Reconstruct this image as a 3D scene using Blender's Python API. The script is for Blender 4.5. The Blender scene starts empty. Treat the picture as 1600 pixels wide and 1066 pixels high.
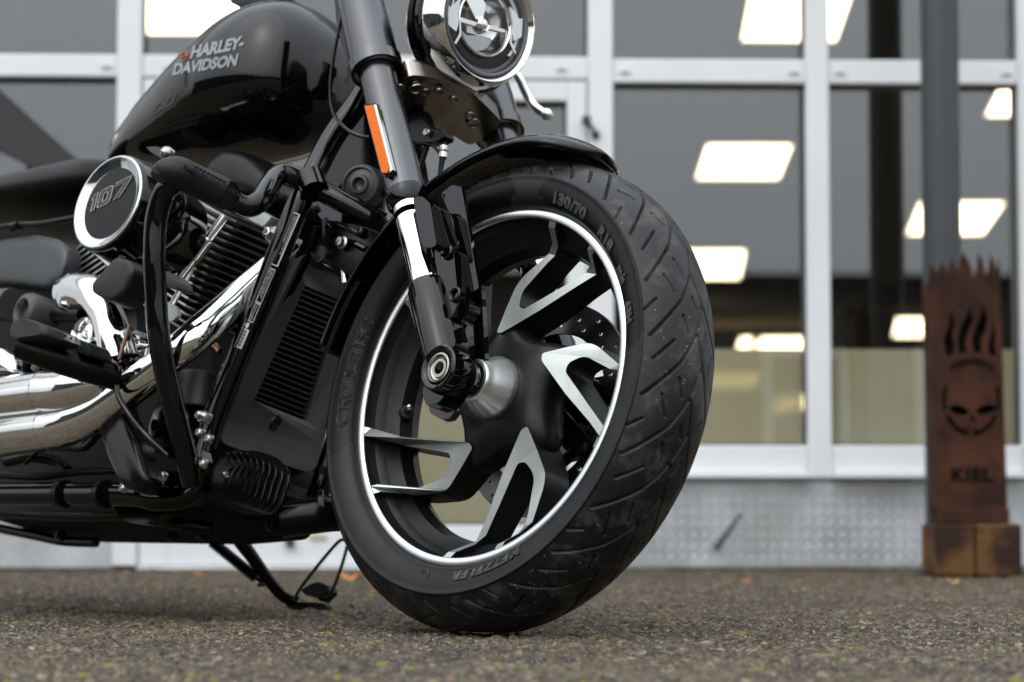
import bpy, math, random
import numpy as np
from mathutils import Vector, Matrix
from mathutils.geometry import tessellate_polygon
random.seed(7); RNG = np.random.default_rng(7)
sc = bpy.context.scene; COL = sc.collection
rad = math.radians
# ---------------------------------------------------------------- camera, world, sun, exposure
FPX = 3777.0; CAMH = 0.1745; PITCH = math.atan(247 / FPX)
cam = bpy.data.cameras.new('camera'); camo = bpy.data.objects.new('camera', cam); COL.objects.link(camo)
camo.location = (0, 0, CAMH); camo.rotation_euler = (math.pi / 2 + PITCH, 0, 0)
cam.sensor_width = 36; cam.lens = 36 * FPX / 1600; cam.clip_start = .05; cam.clip_end = 2000
cam.dof.use_dof = True; cam.dof.focus_distance = 3.18; cam.dof.aperture_fstop = 4.2
sc.camera = camo
w = bpy.data.worlds.new('World'); sc.world = w; w.use_nodes = True
nt = w.node_tree; bg = nt.nodes['Background']
sky = nt.nodes.new('ShaderNodeTexSky'); sky.sky_type = 'NISHITA'; sky.sun_disc = False
SUN_EL, SUN_AZ = rad(52), rad(215)
sky.sun_elevation = SUN_EL; sky.sun_rotation = SUN_AZ; sky.dust_density = 3; sky.air_density = 1.2
hs = nt.nodes.new('ShaderNodeHueSaturation'); hs.inputs['Saturation'].default_value = .06
mixs = nt.nodes.new('ShaderNodeMix'); mixs.data_type = 'RGBA'; mixs.inputs[0].default_value = .55
mixs.inputs[7].default_value = (11.1, 11.8, 12.7, 1)
nt.links.new(sky.outputs[0], hs.inputs['Color']); nt.links.new(hs.outputs[0], mixs.inputs[6])
wt = nt.nodes.new('ShaderNodeTexCoord'); wx = nt.nodes.new('ShaderNodeSeparateXYZ'); wm = nt.nodes.new('ShaderNodeMapRange')
wm.inputs[1].default_value = 0; wm.inputs[2].default_value = 1; wm.inputs[3].default_value = .60; wm.inputs[4].default_value = 2.1   # overcast sky: brightest overhead
wv = nt.nodes.new('ShaderNodeVectorMath'); wv.operation = 'SCALE'
nt.links.new(wt.outputs['Generated'], wx.inputs[0]); nt.links.new(wx.outputs[2], wm.inputs[0])
nt.links.new(mixs.outputs[2], wv.inputs[0]); nt.links.new(wm.outputs[0], wv.inputs['Scale'])
nt.links.new(wv.outputs[0], bg.inputs[0]); bg.inputs[1].default_value = .13
sun = bpy.data.lights.new('sun', 'SUN'); suno = bpy.data.objects.new('sun', sun); COL.objects.link(suno)
sun.energy = .5; sun.angle = rad(80); sun.color = (1, .98, .95)
sd = Vector((math.sin(SUN_AZ) * math.cos(SUN_EL), math.cos(SUN_AZ) * math.cos(SUN_EL), math.sin(SUN_EL)))
suno.rotation_euler = sd.to_track_quat('Z', 'Y').to_euler()
sc.view_settings.view_transform = 'Standard'; sc.view_settings.look = 'None'
sc.view_settings.exposure = .15; sc.view_settings.gamma = 1; sc.view_settings.use_curve_mapping = False

# ---------------------------------------------------------------- frames of reference
PH, LA = rad(45.0), rad(14.66)
CC = Vector((-.0011, 3.1904, .1370 + CAMH))
FF = Vector((math.cos(PH), -math.sin(PH), 0))
NN = Vector((-math.sin(PH) * math.cos(LA), -math.cos(PH) * math.cos(LA), math.sin(LA)))
UU = NN.cross(FF)
CAM = Vector((0, 0, CAMH)); CFW = Vector((0, math.cos(PITCH), math.sin(PITCH))); CUP = Vector((0, -math.sin(PITCH), math.cos(PITCH)))
def ray(px, py): return Vector(((px - 800) / FPX, 0, 0)) + CFW + CUP * ((533 - py) / FPX)
def V(f, n, u): return Vector((f, -n, u))              # bike frame: x forward, y left, z up, origin at the front axle
def Q(px, py, n):                                      # a point of the bike at a known distance n right of its centre plane
    r = ray(px, py); t = ((CC + n * NN - CAM).dot(NN)) / r.dot(NN); X = CAM + r * t - CC
    return V(X.dot(FF), n, X.dot(UU))
def W(px, py, d):                                      # a world point at depth d
    r = ray(px, py); return CAM + r * (d / r.y)

# ---------------------------------------------------------------- materials
def mat(name, col, rough=.5, metal=0., coat=0., ior=1.5, noise=None, bump=None, aniso=0, spec=.5, rnoise=None):
    m = bpy.data.materials.new(name); m.use_nodes = True; n = m.node_tree; b = n.nodes['Principled BSDF']
    b.inputs['Base Color'].default_value = (*col, 1); b.inputs['Roughness'].default_value = rough
    b.inputs['Metallic'].default_value = metal; b.inputs['IOR'].default_value = ior
    b.inputs['Coat Weight'].default_value = coat; b.inputs['Coat Roughness'].default_value = .03
    b.inputs['Specular IOR Level'].default_value = spec
    if aniso: b.inputs['Anisotropic'].default_value = aniso
    tc = n.nodes.new('ShaderNodeTexCoord')
    if noise:                                            # (scale, colour2, lo, hi)
        t = n.nodes.new('ShaderNodeTexNoise'); t.inputs['Scale'].default_value = noise[0]; t.inputs['Detail'].default_value = 8
        r = n.nodes.new('ShaderNodeMapRange'); r.inputs[1].default_value = noise[2]; r.inputs[2].default_value = noise[3]
        x = n.nodes.new('ShaderNodeMix'); x.data_type = 'RGBA'
        x.inputs[6].default_value = (*col, 1); x.inputs[7].default_value = (*noise[1], 1)
        n.links.new(tc.outputs['Object'], t.inputs['Vector']); n.links.new(t.outputs['Fac'], r.inputs[0])
        n.links.new(r.outputs[0], x.inputs[0]); n.links.new(x.outputs[2], b.inputs['Base Color'])
    if rnoise:                                           # (scale, lo, hi)
        t = n.nodes.new('ShaderNodeTexNoise'); t.inputs['Scale'].default_value = rnoise[0]; t.inputs['Detail'].default_value = 6
        r = n.nodes.new('ShaderNodeMapRange'); r.inputs[1].default_value = .3; r.inputs[2].default_value = .7
        r.inputs[3].default_value = rnoise[1]; r.inputs[4].default_value = rnoise[2]
        n.links.new(tc.outputs['Object'], t.inputs['Vector']); n.links.new(t.outputs['Fac'], r.inputs[0]); n.links.new(r.outputs[0], b.inputs['Roughness'])
    if bump:                                             # (scale, distance)
        t = n.nodes.new('ShaderNodeTexNoise'); t.inputs['Scale'].default_value = bump[0]; t.inputs['Detail'].default_value = 5
        u = n.nodes.new('ShaderNodeBump'); u.inputs['Distance'].default_value = bump[1]; u.inputs['Strength'].default_value = .6
        n.links.new(tc.outputs['Object'], t.inputs['Vector']); n.links.new(t.outputs['Fac'], u.inputs['Height']); n.links.new(u.outputs[0], b.inputs['Normal'])
    return m
def emis(name, col, s):
    m = bpy.data.materials.new(name); m.use_nodes = True; n = m.node_tree
    b = n.nodes['Principled BSDF']; b.inputs['Base Color'].default_value = (.8, .8, .8, 1)
    b.inputs['Emission Color'].default_value = (*col, 1); b.inputs['Emission Strength'].default_value = s
    return m
M = {}
M['chrome'] = mat('chrome', (.78, .78, .77), .04, 1, rnoise=(40, .03, .07))
M['ring'] = mat('dark_chrome_ring', (.52, .53, .52), .08, 1)
M['fin_edge'] = mat('machined_fin_edge', (.34, .34, .33), .3, 1)
M['dark_fin'] = mat('dark_fin_metal', (.15, .15, .152), .4, 1)
M['smoke'] = mat('smoked_chrome', (.34, .34, .335), .1, 1)
M['gloss'] = mat('gloss_black', (.0018, .0018, .002), .03, 0, 0, 1.48, spec=.42)
M['semi'] = mat('semi_gloss_black', (.002, .002, .0023), .17, 0, 0, 1.45, rnoise=(60, .13, .25), spec=.3)
M['satin'] = mat('satin_black', (.0032, .0032, .0035), .38, 0, 0, 1.45, spec=.22, rnoise=(80, .28, .42), bump=(900, .0001))
M['cast'] = mat('cast_dark_grey', (.005, .005, .0058), .34, 0, 0, 1.5, spec=.3, bump=(1400, .00012), rnoise=(60, .3, .45))
M['plastic'] = mat('black_plastic', (.034, .0335, .0345), .45, spec=.5, bump=(1500, .0001), rnoise=(50, .36, .5))
M['rubber'] = mat('rubber', (.005, .0048, .0046), .5, spec=.3, noise=(25, (.010, .0095, .009), .45, .7), bump=(700, .0002))
M['machined'] = mat('machined_aluminium', (.62, .64, .62), .44, 1, noise=(9, (.38, .41, .38), .35, .65), bump=(400, .00004))
M['lip'] = mat('rim_lip_aluminium', (.74, .75, .75), .3, 1)
M['steel'] = mat('zinc_steel', (.55, .54, .5), .28, 1, rnoise=(90, .2, .4))
M['fork_tube'] = mat('dark_anodised_tube', (.095, .095, .098), .25, 1, rnoise=(50, .22, .28))
M['cover_grey'] = mat('grey_satin_cover', (.05, .052, .055), .34, .5)
M['clamp'] = mat('polished_casting', (.42, .405, .37), .2, 1, noise=(14, (.27, .25, .22), .4, .62), bump=(60, .0006))
M['disc'] = mat('disc_steel', (.13, .125, .12), .3, 1)
M['brass'] = mat('bronze_fitting', (.42, .25, .14), .3, 1)
M['print'] = mat('grey_print', (.22, .225, .23), .35)
M['white_print'] = mat('white_print', (.55, .55, .54), .5)
M['red_print'] = mat('red_print', (.5, .07, .04), .35)
M['raised'] = mat('raised_rubber', (.036, .036, .037), .5); M['raised_dark'] = mat('raised_dark_rubber', (.017, .017, .017), .4)
M['under'] = mat('matte_black', (.004, .004, .004), .7, spec=.2)  # one even dull black with little gloss
M['dark_rubber'] = mat('dark_rubber', (.002, .002, .002), .36, spec=.2, bump=(900, .0001))
M['leather'] = mat('black_leather', (.006, .006, .0065), .38, spec=.3, bump=(260, .0008))
M['white_metal'] = mat('white_powder_coat', (.76, .775, .785), .35, noise=(3, (.70, .715, .72), .4, .7))
M['plate'] = mat('tread_plate', (.66, .68, .70), .45, .85, noise=(5, (.48, .49, .49), .35, .65), rnoise=(12, .38, .6))
M['gasket'] = mat('grey_gasket', (.05, .053, .057), .6)
M['post'] = mat('dark_grey_paint', (.047, .05, .055), .4)
M['corten'] = mat('rusted_steel', (.070, .026, .013), .8, spec=.15, noise=(11, (.024, .012, .009), .35, .65), bump=(120, .001))
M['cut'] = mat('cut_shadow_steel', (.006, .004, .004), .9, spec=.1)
M['cone'] = mat('brushed_hub_metal', (.92, .93, .91), .30, 1, rnoise=(8, .25, .36))
M['timber'] = mat('weathered_timber', (.12, .06, .022), .85, spec=.2, noise=(9, (.03, .016, .01), .42, .56), bump=(60, .004))
M['bark'] = mat('bark', (.06, .045, .035), .9, bump=(20, .02))
M['leaf_a'] = mat('orange_leaf', (.5, .16, .04), .6)
M['leaf_b'] = mat('yellow_leaf', (.45, .27, .08), .6)
M['foliage'] = mat('foliage', (.05, .075, .03), .7)
M['hall'] = mat('hall_sheet', (.055, .05, .042), .6, noise=(.4, (.04, .037, .03), .4, .6))
M['roof'] = mat('roof_sheet', (.07, .07, .072), .6)
M['hall_glass'] = mat('hall_glass', (.02, .024, .028), .08)
M['ceil'] = mat('ceiling_board', (.055, .058, .062), .9)
M['in_dark'] = mat('dark_interior', (.018, .017, .017), .6)
M['in_brown'] = mat('brown_interior', (.075, .06, .04), .7)
M['cream'] = mat('cream_panel', (.78, .72, .52), .25)
M['floor_in'] = mat('interior_floor', (.25, .24, .2), .3)
M['lamp'] = emis('lamp_panel', (1, .80, .52), 6.5)
M['clear'] = mat('drl_acrylic', (.75, .76, .78), .12)
M['amber'] = mat('amber_reflector', (.80, .15, .0), .22, spec=.2)
_n = M['amber'].node_tree; _b = _n.nodes['Principled BSDF']
_tc = _n.nodes.new('ShaderNodeTexCoord'); _v = _n.nodes.new('ShaderNodeTexVoronoi'); _v.inputs['Scale'].default_value = 520
_bp = _n.nodes.new('ShaderNodeBump'); _bp.inputs['Distance'].default_value = .002; _n.links.new(_tc.outputs['Object'], _v.inputs['Vector'])
_n.links.new(_v.outputs['Distance'], _bp.inputs['Height']); _n.links.new(_bp.outputs[0], _b.inputs['Normal'])
def glassy(name, tint, fac, rough=0.0):                  # thin sheet: part mirror, part see-through
    m = bpy.data.materials.new(name); m.use_nodes = True; n = m.node_tree; n.nodes.remove(n.nodes['Principled BSDF'])
    o = n.nodes['Material Output']; t = n.nodes.new('ShaderNodeBsdfTransparent'); t.inputs[0].default_value = (*tint, 1)
    g = n.nodes.new('ShaderNodeBsdfGlossy'); g.inputs['Roughness'].default_value = rough
    fr = n.nodes.new('ShaderNodeLayerWeight'); fr.inputs[0].default_value = .5
    pw = n.nodes.new('ShaderNodeMath'); pw.operation = 'POWER'; pw.inputs[1].default_value = 5; n.links.new(fr.outputs['Facing'], pw.inputs[0])
    mr = n.nodes.new('ShaderNodeMath'); mr.operation = 'MULTIPLY_ADD'; mr.inputs[1].default_value = .9; mr.inputs[2].default_value = fac; mr.use_clamp = True
    x = n.nodes.new('ShaderNodeMixShader'); n.links.new(pw.outputs[0], mr.inputs[0]); n.links.new(mr.outputs[0], x.inputs[0])
    n.links.new(t.outputs[0], x.inputs[1]); n.links.new(g.outputs[0], x.inputs[2]); n.links.new(x.outputs[0], o.inputs[0])
    return m
M['window'] = glassy('window_glass', (.93, .94, .935), .135, .004)
def film():
    m = bpy.data.materials.new('frosted_film'); m.use_nodes = True; n = m.node_tree; n.nodes.remove(n.nodes['Principled BSDF']); o = n.nodes['Material Output']
    t = n.nodes.new('ShaderNodeBsdfTransparent'); t.inputs[0].default_value = (.95, .92, .75, 1); d = n.nodes.new('ShaderNodeBsdfDiffuse'); l = n.nodes.new('ShaderNodeBsdfTranslucent'); l.inputs[0].default_value = (.6, .55, .36, 1)
    tc = n.nodes.new('ShaderNodeTexCoord'); q = n.nodes.new('ShaderNodeTexNoise'); q.inputs['Scale'].default_value = 2.2; q.inputs['Detail'].default_value = 3
    r = n.nodes.new('ShaderNodeMix'); r.data_type = 'RGBA'; r.inputs[6].default_value = (.86, .79, .52, 1); r.inputs[7].default_value = (.97, .92, .72, 1); n.links.new(tc.outputs['Object'], q.inputs['Vector'])
    g = n.nodes.new('ShaderNodeMapRange'); g.inputs[1].default_value = .35; g.inputs[2].default_value = .65; n.links.new(q.outputs['Fac'], g.inputs[0]); n.links.new(g.outputs[0], r.inputs[0]); n.links.new(r.outputs[2], d.inputs[0])
    a = n.nodes.new('ShaderNodeMixShader'); a.inputs[0].default_value = .3; n.links.new(d.outputs[0], a.inputs[1]); n.links.new(l.outputs[0], a.inputs[2])
    c = n.nodes.new('ShaderNodeMixShader'); c.inputs[0].default_value = .22; n.links.new(a.outputs[0], c.inputs[1]); n.links.new(t.outputs[0], c.inputs[2]); n.links.new(c.outputs[0], o.inputs[0]); return m
M['film'] = film()
M['lens'] = glassy('lens_glass', (.98, .98, .98), .02)
# tread rubber with dust and sand
def tread_mat():
    m = mat('tread_rubber', (.0065, .0065, .007), .40, spec=.27, bump=(900, .0003)); n = m.node_tree; b = n.nodes['Principled BSDF']
    tc = n.nodes.new('ShaderNodeTexCoord')
    t = n.nodes.new('ShaderNodeTexNoise'); t.inputs['Scale'].default_value = 26; t.inputs['Detail'].default_value = 9; t.inputs['Roughness'].default_value = .68
    r = n.nodes.new('ShaderNodeMapRange'); r.inputs[1].default_value = .5; r.inputs[2].default_value = .68
    x = n.nodes.new('ShaderNodeMix'); x.data_type = 'RGBA'; x.inputs[6].default_value = (.0055, .0055, .006, 1); x.inputs[7].default_value = (.045, .042, .038, 1)
    v = n.nodes.new('ShaderNodeTexVoronoi'); v.inputs['Scale'].default_value = 260
    s = n.nodes.new('ShaderNodeMath'); s.operation = 'LESS_THAN'; s.inputs[1].default_value = .17
    cr = n.nodes.new('ShaderNodeSeparateColor'); g = n.nodes.new('ShaderNodeMath'); g.operation = 'GREATER_THAN'; g.inputs[1].default_value = .86
    t2 = n.nodes.new('ShaderNodeTexNoise'); t2.inputs['Scale'].default_value = 9
    g2 = n.nodes.new('ShaderNodeMath'); g2.operation = 'GREATER_THAN'; g2.inputs[1].default_value = .5
    a = n.nodes.new('ShaderNodeMath'); a.operation = 'MULTIPLY'; a2 = n.nodes.new('ShaderNodeMath'); a2.operation = 'MULTIPLY'
    y = n.nodes.new('ShaderNodeMix'); y.data_type = 'RGBA'; y.inputs[7].default_value = (.36, .31, .24, 1)
    L = n.links.new
    for q in (t, v, t2): L(tc.outputs['Object'], q.inputs['Vector'])
    L(t.outputs['Fac'], r.inputs[0]); L(r.outputs[0], x.inputs[0]); L(v.outputs['Distance'], s.inputs[0])
    L(v.outputs['Color'], cr.inputs[0]); L(cr.outputs[0], g.inputs[0]); L(t2.outputs['Fac'], g2.inputs[0])
    L(s.outputs[0], a.inputs[0]); L(g.outputs[0], a.inputs[1]); L(a.outputs[0], a2.inputs[0]); L(g2.outputs[0], a2.inputs[1])
    L(x.outputs[2], y.inputs[6]); L(a2.outputs[0], y.inputs[0]); L(y.outputs[2], b.inputs['Base Color'])
    return m
M['tread'] = tread_mat()
def ground_mat():
    m = bpy.data.materials.new('worn_concrete'); m.use_nodes = True; n = m.node_tree; b = n.nodes['Principled BSDF']; L = n.links.new
    b.inputs['Roughness'].default_value = .82; b.inputs['Specular IOR Level'].default_value = .35
    tc = n.nodes.new('ShaderNodeTexCoord')
    def vor(s):
        v = n.nodes.new('ShaderNodeTexVoronoi'); v.inputs['Scale'].default_value = s; L(tc.outputs['Object'], v.inputs['Vector']); return v
    def noi(s, d=8, r=.6):
        v = n.nodes.new('ShaderNodeTexNoise'); v.inputs['Scale'].default_value = s; v.inputs['Detail'].default_value = d; v.inputs['Roughness'].default_value = r; L(tc.outputs['Object'], v.inputs['Vector']); return v
    def mix(fac, a, c):
        x = n.nodes.new('ShaderNodeMix'); x.data_type = 'RGBA'; L(fac, x.inputs[0])
        for i, q in ((6, a), (7, c)):
            if isinstance(q, tuple): x.inputs[i].default_value = (*q, 1)
            else: L(q, x.inputs[i])
        return x.outputs[2]
    def rng(o, lo, hi, a=0, c=1):
        r = n.nodes.new('ShaderNodeMapRange'); r.inputs[1].default_value = lo; r.inputs[2].default_value = hi; r.inputs[3].default_value = a; r.inputs[4].default_value = c; L(o, r.inputs[0]); return r.outputs[0]
    v1 = vor(120); v2 = vor(260); n1 = noi(3.2); n2 = noi(28, 8, .7); n3 = noi(7, 10, .72)
    rp = n.nodes.new('ShaderNodeValToRGB'); e = rp.color_ramp.elements
    e[0].position = 0; e[0].color = (.008, .007, .006, 1); e[1].position = 1; e[1].color = (.36, .29, .21, 1)
    for p, c in ((.35, (.03, .025, .02)), (.55, (.066, .050, .032)), (.8, (.125, .098, .066)), (.93, (.25, .165, .11))):
        k = e.new(p); k.color = (*c, 1)
    sp = n.nodes.new('ShaderNodeSeparateColor'); L(v1.outputs['Color'], sp.inputs[0]); L(sp.outputs[0], rp.inputs[0])
    sp2 = n.nodes.new('ShaderNodeSeparateColor'); L(v2.outputs['Color'], sp2.inputs[0])
    grit = mix(sp2.outputs[0], (.006, .005, .004), (.18, .14, .09))
    c = mix(rng(n2.outputs['Fac'], .45, .58), rp.outputs[0], grit)
    c = mix(rng(noi(55, 4, .6).outputs['Fac'], .52, .60, 0, .8), c, (.022, .02, .018))
    c = mix(rng(n1.outputs['Fac'], .40, .62, 0, .5), c, (.105, .080, .045))
    c = mix(rng(noi(130, 3, .5).outputs['Fac'], .54, .60, 0, .7), c, (.010, .009, .008))
    c = mix(rng(noi(240, 2, .5).outputs['Fac'], .62, .66, 0, .7), c, (.32, .28, .22))
    c = mix(rng(noi(1.4, 8, .65).outputs['Fac'], .50, .68, 0, .55), c, (.035, .03, .026))
    c = mix(rng(noi(34, 4, .5).outputs['Fac'], .63, .68, 0, .85), c, (.17, .175, .025))
    L(c, b.inputs['Base Color'])
    bu = n.nodes.new('ShaderNodeBump'); bu.inputs['Distance'].default_value = .006; bu.inputs['Strength'].default_value = .9
    ad = n.nodes.new('ShaderNodeMath'); ad.operation = 'ADD'; L(v1.outputs['Distance'], ad.inputs[0]); L(n2.outputs['Fac'], ad.inputs[1])
    L(ad.outputs[0], bu.inputs['Height']); L(bu.outputs[0], b.inputs['Normal'])
    return m
M['ground'] = ground_mat()

# ---------------------------------------------------------------- mesh tools
class MB:
    def __init__(s): s.v = []; s.f = []; s.m = []
    def add(s, vs, fs, mi=0):
        k = len(s.v); s.v += [tuple(p) for p in vs]; s.f += [tuple(k + i for i in f) for f in fs]
        s.m += (mi if isinstance(mi, list) else [mi] * len(fs)); return s
    def mesh(s, name, mats, smooth=True, ang=38):
        me = bpy.data.meshes.new(name); me.from_pydata(s.v, [], s.f)
        for m in (mats if isinstance(mats, (list, tuple)) else [mats]): me.materials.append(m)
        me.polygons.foreach_set('material_index', s.m)
        me.validate(); me.update()
        import bmesh
        bm = bmesh.new(); bm.from_mesh(me); bmesh.ops.recalc_face_normals(bm, faces=bm.faces); bm.to_mesh(me); bm.free()
        if smooth:
            me.polygons.foreach_set('use_smooth', [True] * len(me.polygons)); me.set_sharp_from_angle(angle=rad(ang))
        return me
    def build(s, name, mats, parent=None, smooth=True, ang=38, bevel=0, label=None, kind=None, seg=2):
        o = bpy.data.objects.new(name, s.mesh(name, mats, smooth, ang)); COL.objects.link(o)
        attach(o, parent)
        if bevel:
            b = o.modifiers.new('bevel', 'BEVEL'); b.width = bevel; b.segments = seg; b.limit_method = 'ANGLE'; b.angle_limit = rad(40)
        if label: o['label'] = label
        if kind: o['kind'] = kind
        return o
def attach(o, parent):
    if parent is not None:
        o.parent = parent
        if parent.get('_lift'): o.location = (0, 0, parent['_lift'])
def tag(o, label, cat=None, group=None, kind=None):
    if label: o['label'] = label
    if cat: o['category'] = cat
    if group: o['group'] = group
    if kind: o['kind'] = kind
    return o
def empty(name, M4, label, cat, group=None):
    o = bpy.data.objects.new(name, None); COL.objects.link(o); o.matrix_world = M4; o.empty_display_size = .1
    return tag(o, label, cat, group)
def basis(ax):
    ax = Vector(ax).normalized(); a = Vector((0, 0, 1)) if abs(ax.z) < .9 else Vector((1, 0, 0))
    e1 = a.cross(ax).normalized(); return ax, e1, ax.cross(e1)
def spline(P, k=6):
    P = [Vector(p) for p in P]
    if len(P) < 3 or k < 2: return P
    out = []
    for i in range(len(P) - 1):
        a, b = P[i], P[i + 1]; p0 = P[i - 1] if i else a * 2 - b; p3 = P[i + 2] if i + 2 < len(P) else b * 2 - a
        for j in range(k):
            t = j / k; out.append(.5 * ((2 * a) + (b - p0) * t + (2 * p0 - 5 * a + 4 * b - p3) * t * t + (3 * a - p0 - 3 * b + p3) * t ** 3))
    out.append(P[-1]); return out
def tube(mb, P, r, seg=14, k=6, mi=0, cap=True, flat=1.0):
    n0 = len(P); S = spline(P, k); n = len(S)
    if isinstance(r, (list, tuple)):
        rr = np.interp(np.linspace(0, n0 - 1, n), range(n0), r)
    else: rr = [r] * n
    T = [(S[min(i + 1, n - 1)] - S[max(i - 1, 0)]).normalized() for i in range(n)]
    _, e1, e2 = basis(T[0]); vs = []; fs = []
    for i in range(n):
        e1 = (e1 - T[i] * e1.dot(T[i])).normalized(); e2 = T[i].cross(e1)
        for j in range(seg):
            a = 2 * math.pi * j / seg; vs.append(S[i] + (e1 * math.cos(a) + e2 * math.sin(a) * flat) * rr[i])
    for i in range(n - 1):
        for j in range(seg): fs.append((i * seg + j, i * seg + (j + 1) % seg, (i + 1) * seg + (j + 1) % seg, (i + 1) * seg + j))
    if cap: fs += [tuple(range(seg))[::-1], tuple((n - 1) * seg + j for j in range(seg))]
    mb.add(vs, fs, mi); return mb
def lathe(mb, prof, o, ax, seg=48, mi=0, cap=False, start=0, sweep=360):
    ax, e1, e2 = basis(ax); o = Vector(o); vs = []; fs = []; n = len(prof); full = sweep >= 360; ns = seg if full else seg + 1
    for t, r in prof:
        for j in range(ns):
            a = rad(start + sweep * j / seg); vs.append(o + ax * t + (e1 * math.cos(a) + e2 * math.sin(a)) * max(r, 1e-5))
    for i in range(n - 1):
        for j in range(seg): fs.append((i * ns + j, i * ns + (j + 1) % ns, (i + 1) * ns + (j + 1) % ns, (i + 1) * ns + j))
    if cap: fs += [tuple(range(ns)), tuple((n - 1) * ns + j for j in range(ns))]
    mb.add(vs, fs, mi); return mb
def box(mb, c, s, R=None, mi=0):
    c = Vector(c); vs = []
    for x in (-1, 1):
        for y in (-1, 1):
            for z in (-1, 1):
                p = Vector((x * s[0] / 2, y * s[1] / 2, z * s[2] / 2)); vs.append(c + (R @ p if R else p))
    mb.add(vs, [(0, 1, 3, 2), (4, 6, 7, 5), (0, 4, 5, 1), (2, 3, 7, 6), (0, 2, 6, 4), (1, 5, 7, 3)], mi); return mb
def prism(mb, outer, vec, holes=(), mf=0, ms=None, mbk=None):
    """outer, holes: lists of 3D points; vec: Vector or function(point) -> back point"""
    ms = mf if ms is None else ms; mbk = ms if mbk is None else mbk
    loops = [[Vector(p) for p in outer]] + [[Vector(p) for p in h] for h in holes]
    tris = tessellate_polygon(loops); flat = [p for l in loops for p in l]; n = len(flat)
    back = [(vec(p) if callable(vec) else p + Vector(vec)) for p in flat]
    fs = [tuple(t) for t in tris]; ms_ = [mf] * len(fs)
    fs += [tuple(i + n for i in t)[::-1] for t in tris]; ms_ += [mbk] * len(tris)
    k = 0
    for l in loops:
        m = len(l)
        for i in range(m): fs.append((k + i, k + (i + 1) % m, n + k + (i + 1) % m, n + k + i)); ms_.append(ms)
        k += m
    mb.add(flat + back, fs, ms_); return mb
def rnd(P, r, st=4):
    """round the corners of a closed 3D polygon"""
    P = [Vector(p) for p in P]; out = []; n = len(P)
    for i in range(n):
        a, b, c = P[i - 1], P[i], P[(i + 1) % n]; d1 = (a - b); d2 = (c - b); l = min(r, d1.length * .45, d2.length * .45)
        p1 = b + d1.normalized() * l; p2 = b + d2.normalized() * l
        for j in range(st + 1):
            t = j / st; out.append(p1 * (1 - t) ** 2 + b * 2 * t * (1 - t) + p2 * t * t)
    return out
def dome(mb, outer, depth, h, mi=0, steps=((1, 0), (.985, .28), (.95, .55), (.88, .76), (.74, .9), (.5, .98), (.2, 1.0))):
    """pillow-shaped cover: outline (3D), extruded back by depth (Vector) and bulging by h the other way"""
    P = [Vector(p) for p in outer]; n = len(P); c = sum(P, Vector()) / n; dv = Vector(depth); up = -dv.normalized(); vs = [p + dv for p in P]; fs = [tuple(range(n))[::-1]]
    for s_, k in steps: vs += [c + (p - c) * s_ + up * (h * k) for p in P]
    m = len(steps) + 1
    for i in range(m - 1):
        for j in range(n): fs.append((i * n + j, i * n + (j + 1) % n, (i + 1) * n + (j + 1) % n, (i + 1) * n + j))
    vs.append(c + up * h); fs += [((m - 1) * n + j, (m - 1) * n + (j + 1) % n, len(vs) - 1) for j in range(n)]
    mb.add(vs, fs, mi); return mb
def text2d(body, size=1., shear=0., off=0., extrude=.0, outline=0., xs=1., spacing=1., res=3):
    c = bpy.data.curves.new('t', 'FONT'); c.body = body; c.size = size; c.shear = shear; c.offset = off; c.extrude = extrude; c.resolution_u = res; c.space_character = spacing
    if outline: c.fill_mode = 'NONE'; c.bevel_depth = outline; c.bevel_resolution = 0
    o = bpy.data.objects.new('t', c); COL.objects.link(o); dg = bpy.context.evaluated_depsgraph_get(); dg.update()
    me = bpy.data.meshes.new_from_object(o.evaluated_get(dg))
    vs = [(v.co.x * xs, v.co.y, v.co.z) for v in me.vertices]; fs = [tuple(p.vertices) for p in me.polygons]
    bpy.data.objects.remove(o); bpy.data.curves.remove(c); bpy.data.meshes.remove(me); return vs, fs
def put_text(mb, body, O, X, Y, Z, mi=0, **k):
    """flat text: origin O, unit vectors; returns mb"""
    vs, fs = text2d(body, **k); mb.add([O + X * a + Y * b + Z * c for a, b, c in vs], fs, mi); return mb

# ================================================================ SETTING
# ---- ground: one sheet, fine where the camera sees it
def vnoise(x, y, s, seed):
    r = np.random.default_rng(seed); T = r.random((256, 256)); x = x * s; y = y * s
    xi = np.floor(x).astype(int); yi = np.floor(y).astype(int); fx = x - xi; fy = y - yi; fx = fx * fx * (3 - 2 * fx); fy = fy * fy * (3 - 2 * fy)
    a = T[xi % 256, yi % 256]; b = T[(xi + 1) % 256, yi % 256]; c = T[xi % 256, (yi + 1) % 256]; d = T[(xi + 1) % 256, (yi + 1) % 256]
    return (a * (1 - fx) + b * fx) * (1 - fy) + (c * (1 - fx) + d * fx) * fy
def grid_mesh(name, X, Y, Z, wrap_u=False, wrap_v=False):
    nu, nv = X.shape; me = bpy.data.meshes.new(name); me.vertices.add(nu * nv)
    me.vertices.foreach_set('co', np.stack([X, Y, Z], -1).astype(np.float32).ravel())
    iu = np.arange(nu if wrap_u else nu - 1); iv = np.arange(nv if wrap_v else nv - 1)
    A, B = np.meshgrid(iu, iv, indexing='ij'); A2 = (A + 1) % nu; B2 = (B + 1) % nv
    q = np.stack([A * nv + B, A2 * nv + B, A2 * nv + B2, A * nv + B2], -1).reshape(-1, 4)
    me.loops.add(q.size); me.loops.foreach_set('vertex_index', q.ravel().astype(np.int32)); me.polygons.add(len(q))
    me.polygons.foreach_set('loop_start', np.arange(0, q.size, 4, dtype=np.int32))
    me.polygons.foreach_set('use_smooth', np.ones(len(q), bool)); me.update(calc_edges=True); return me
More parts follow.
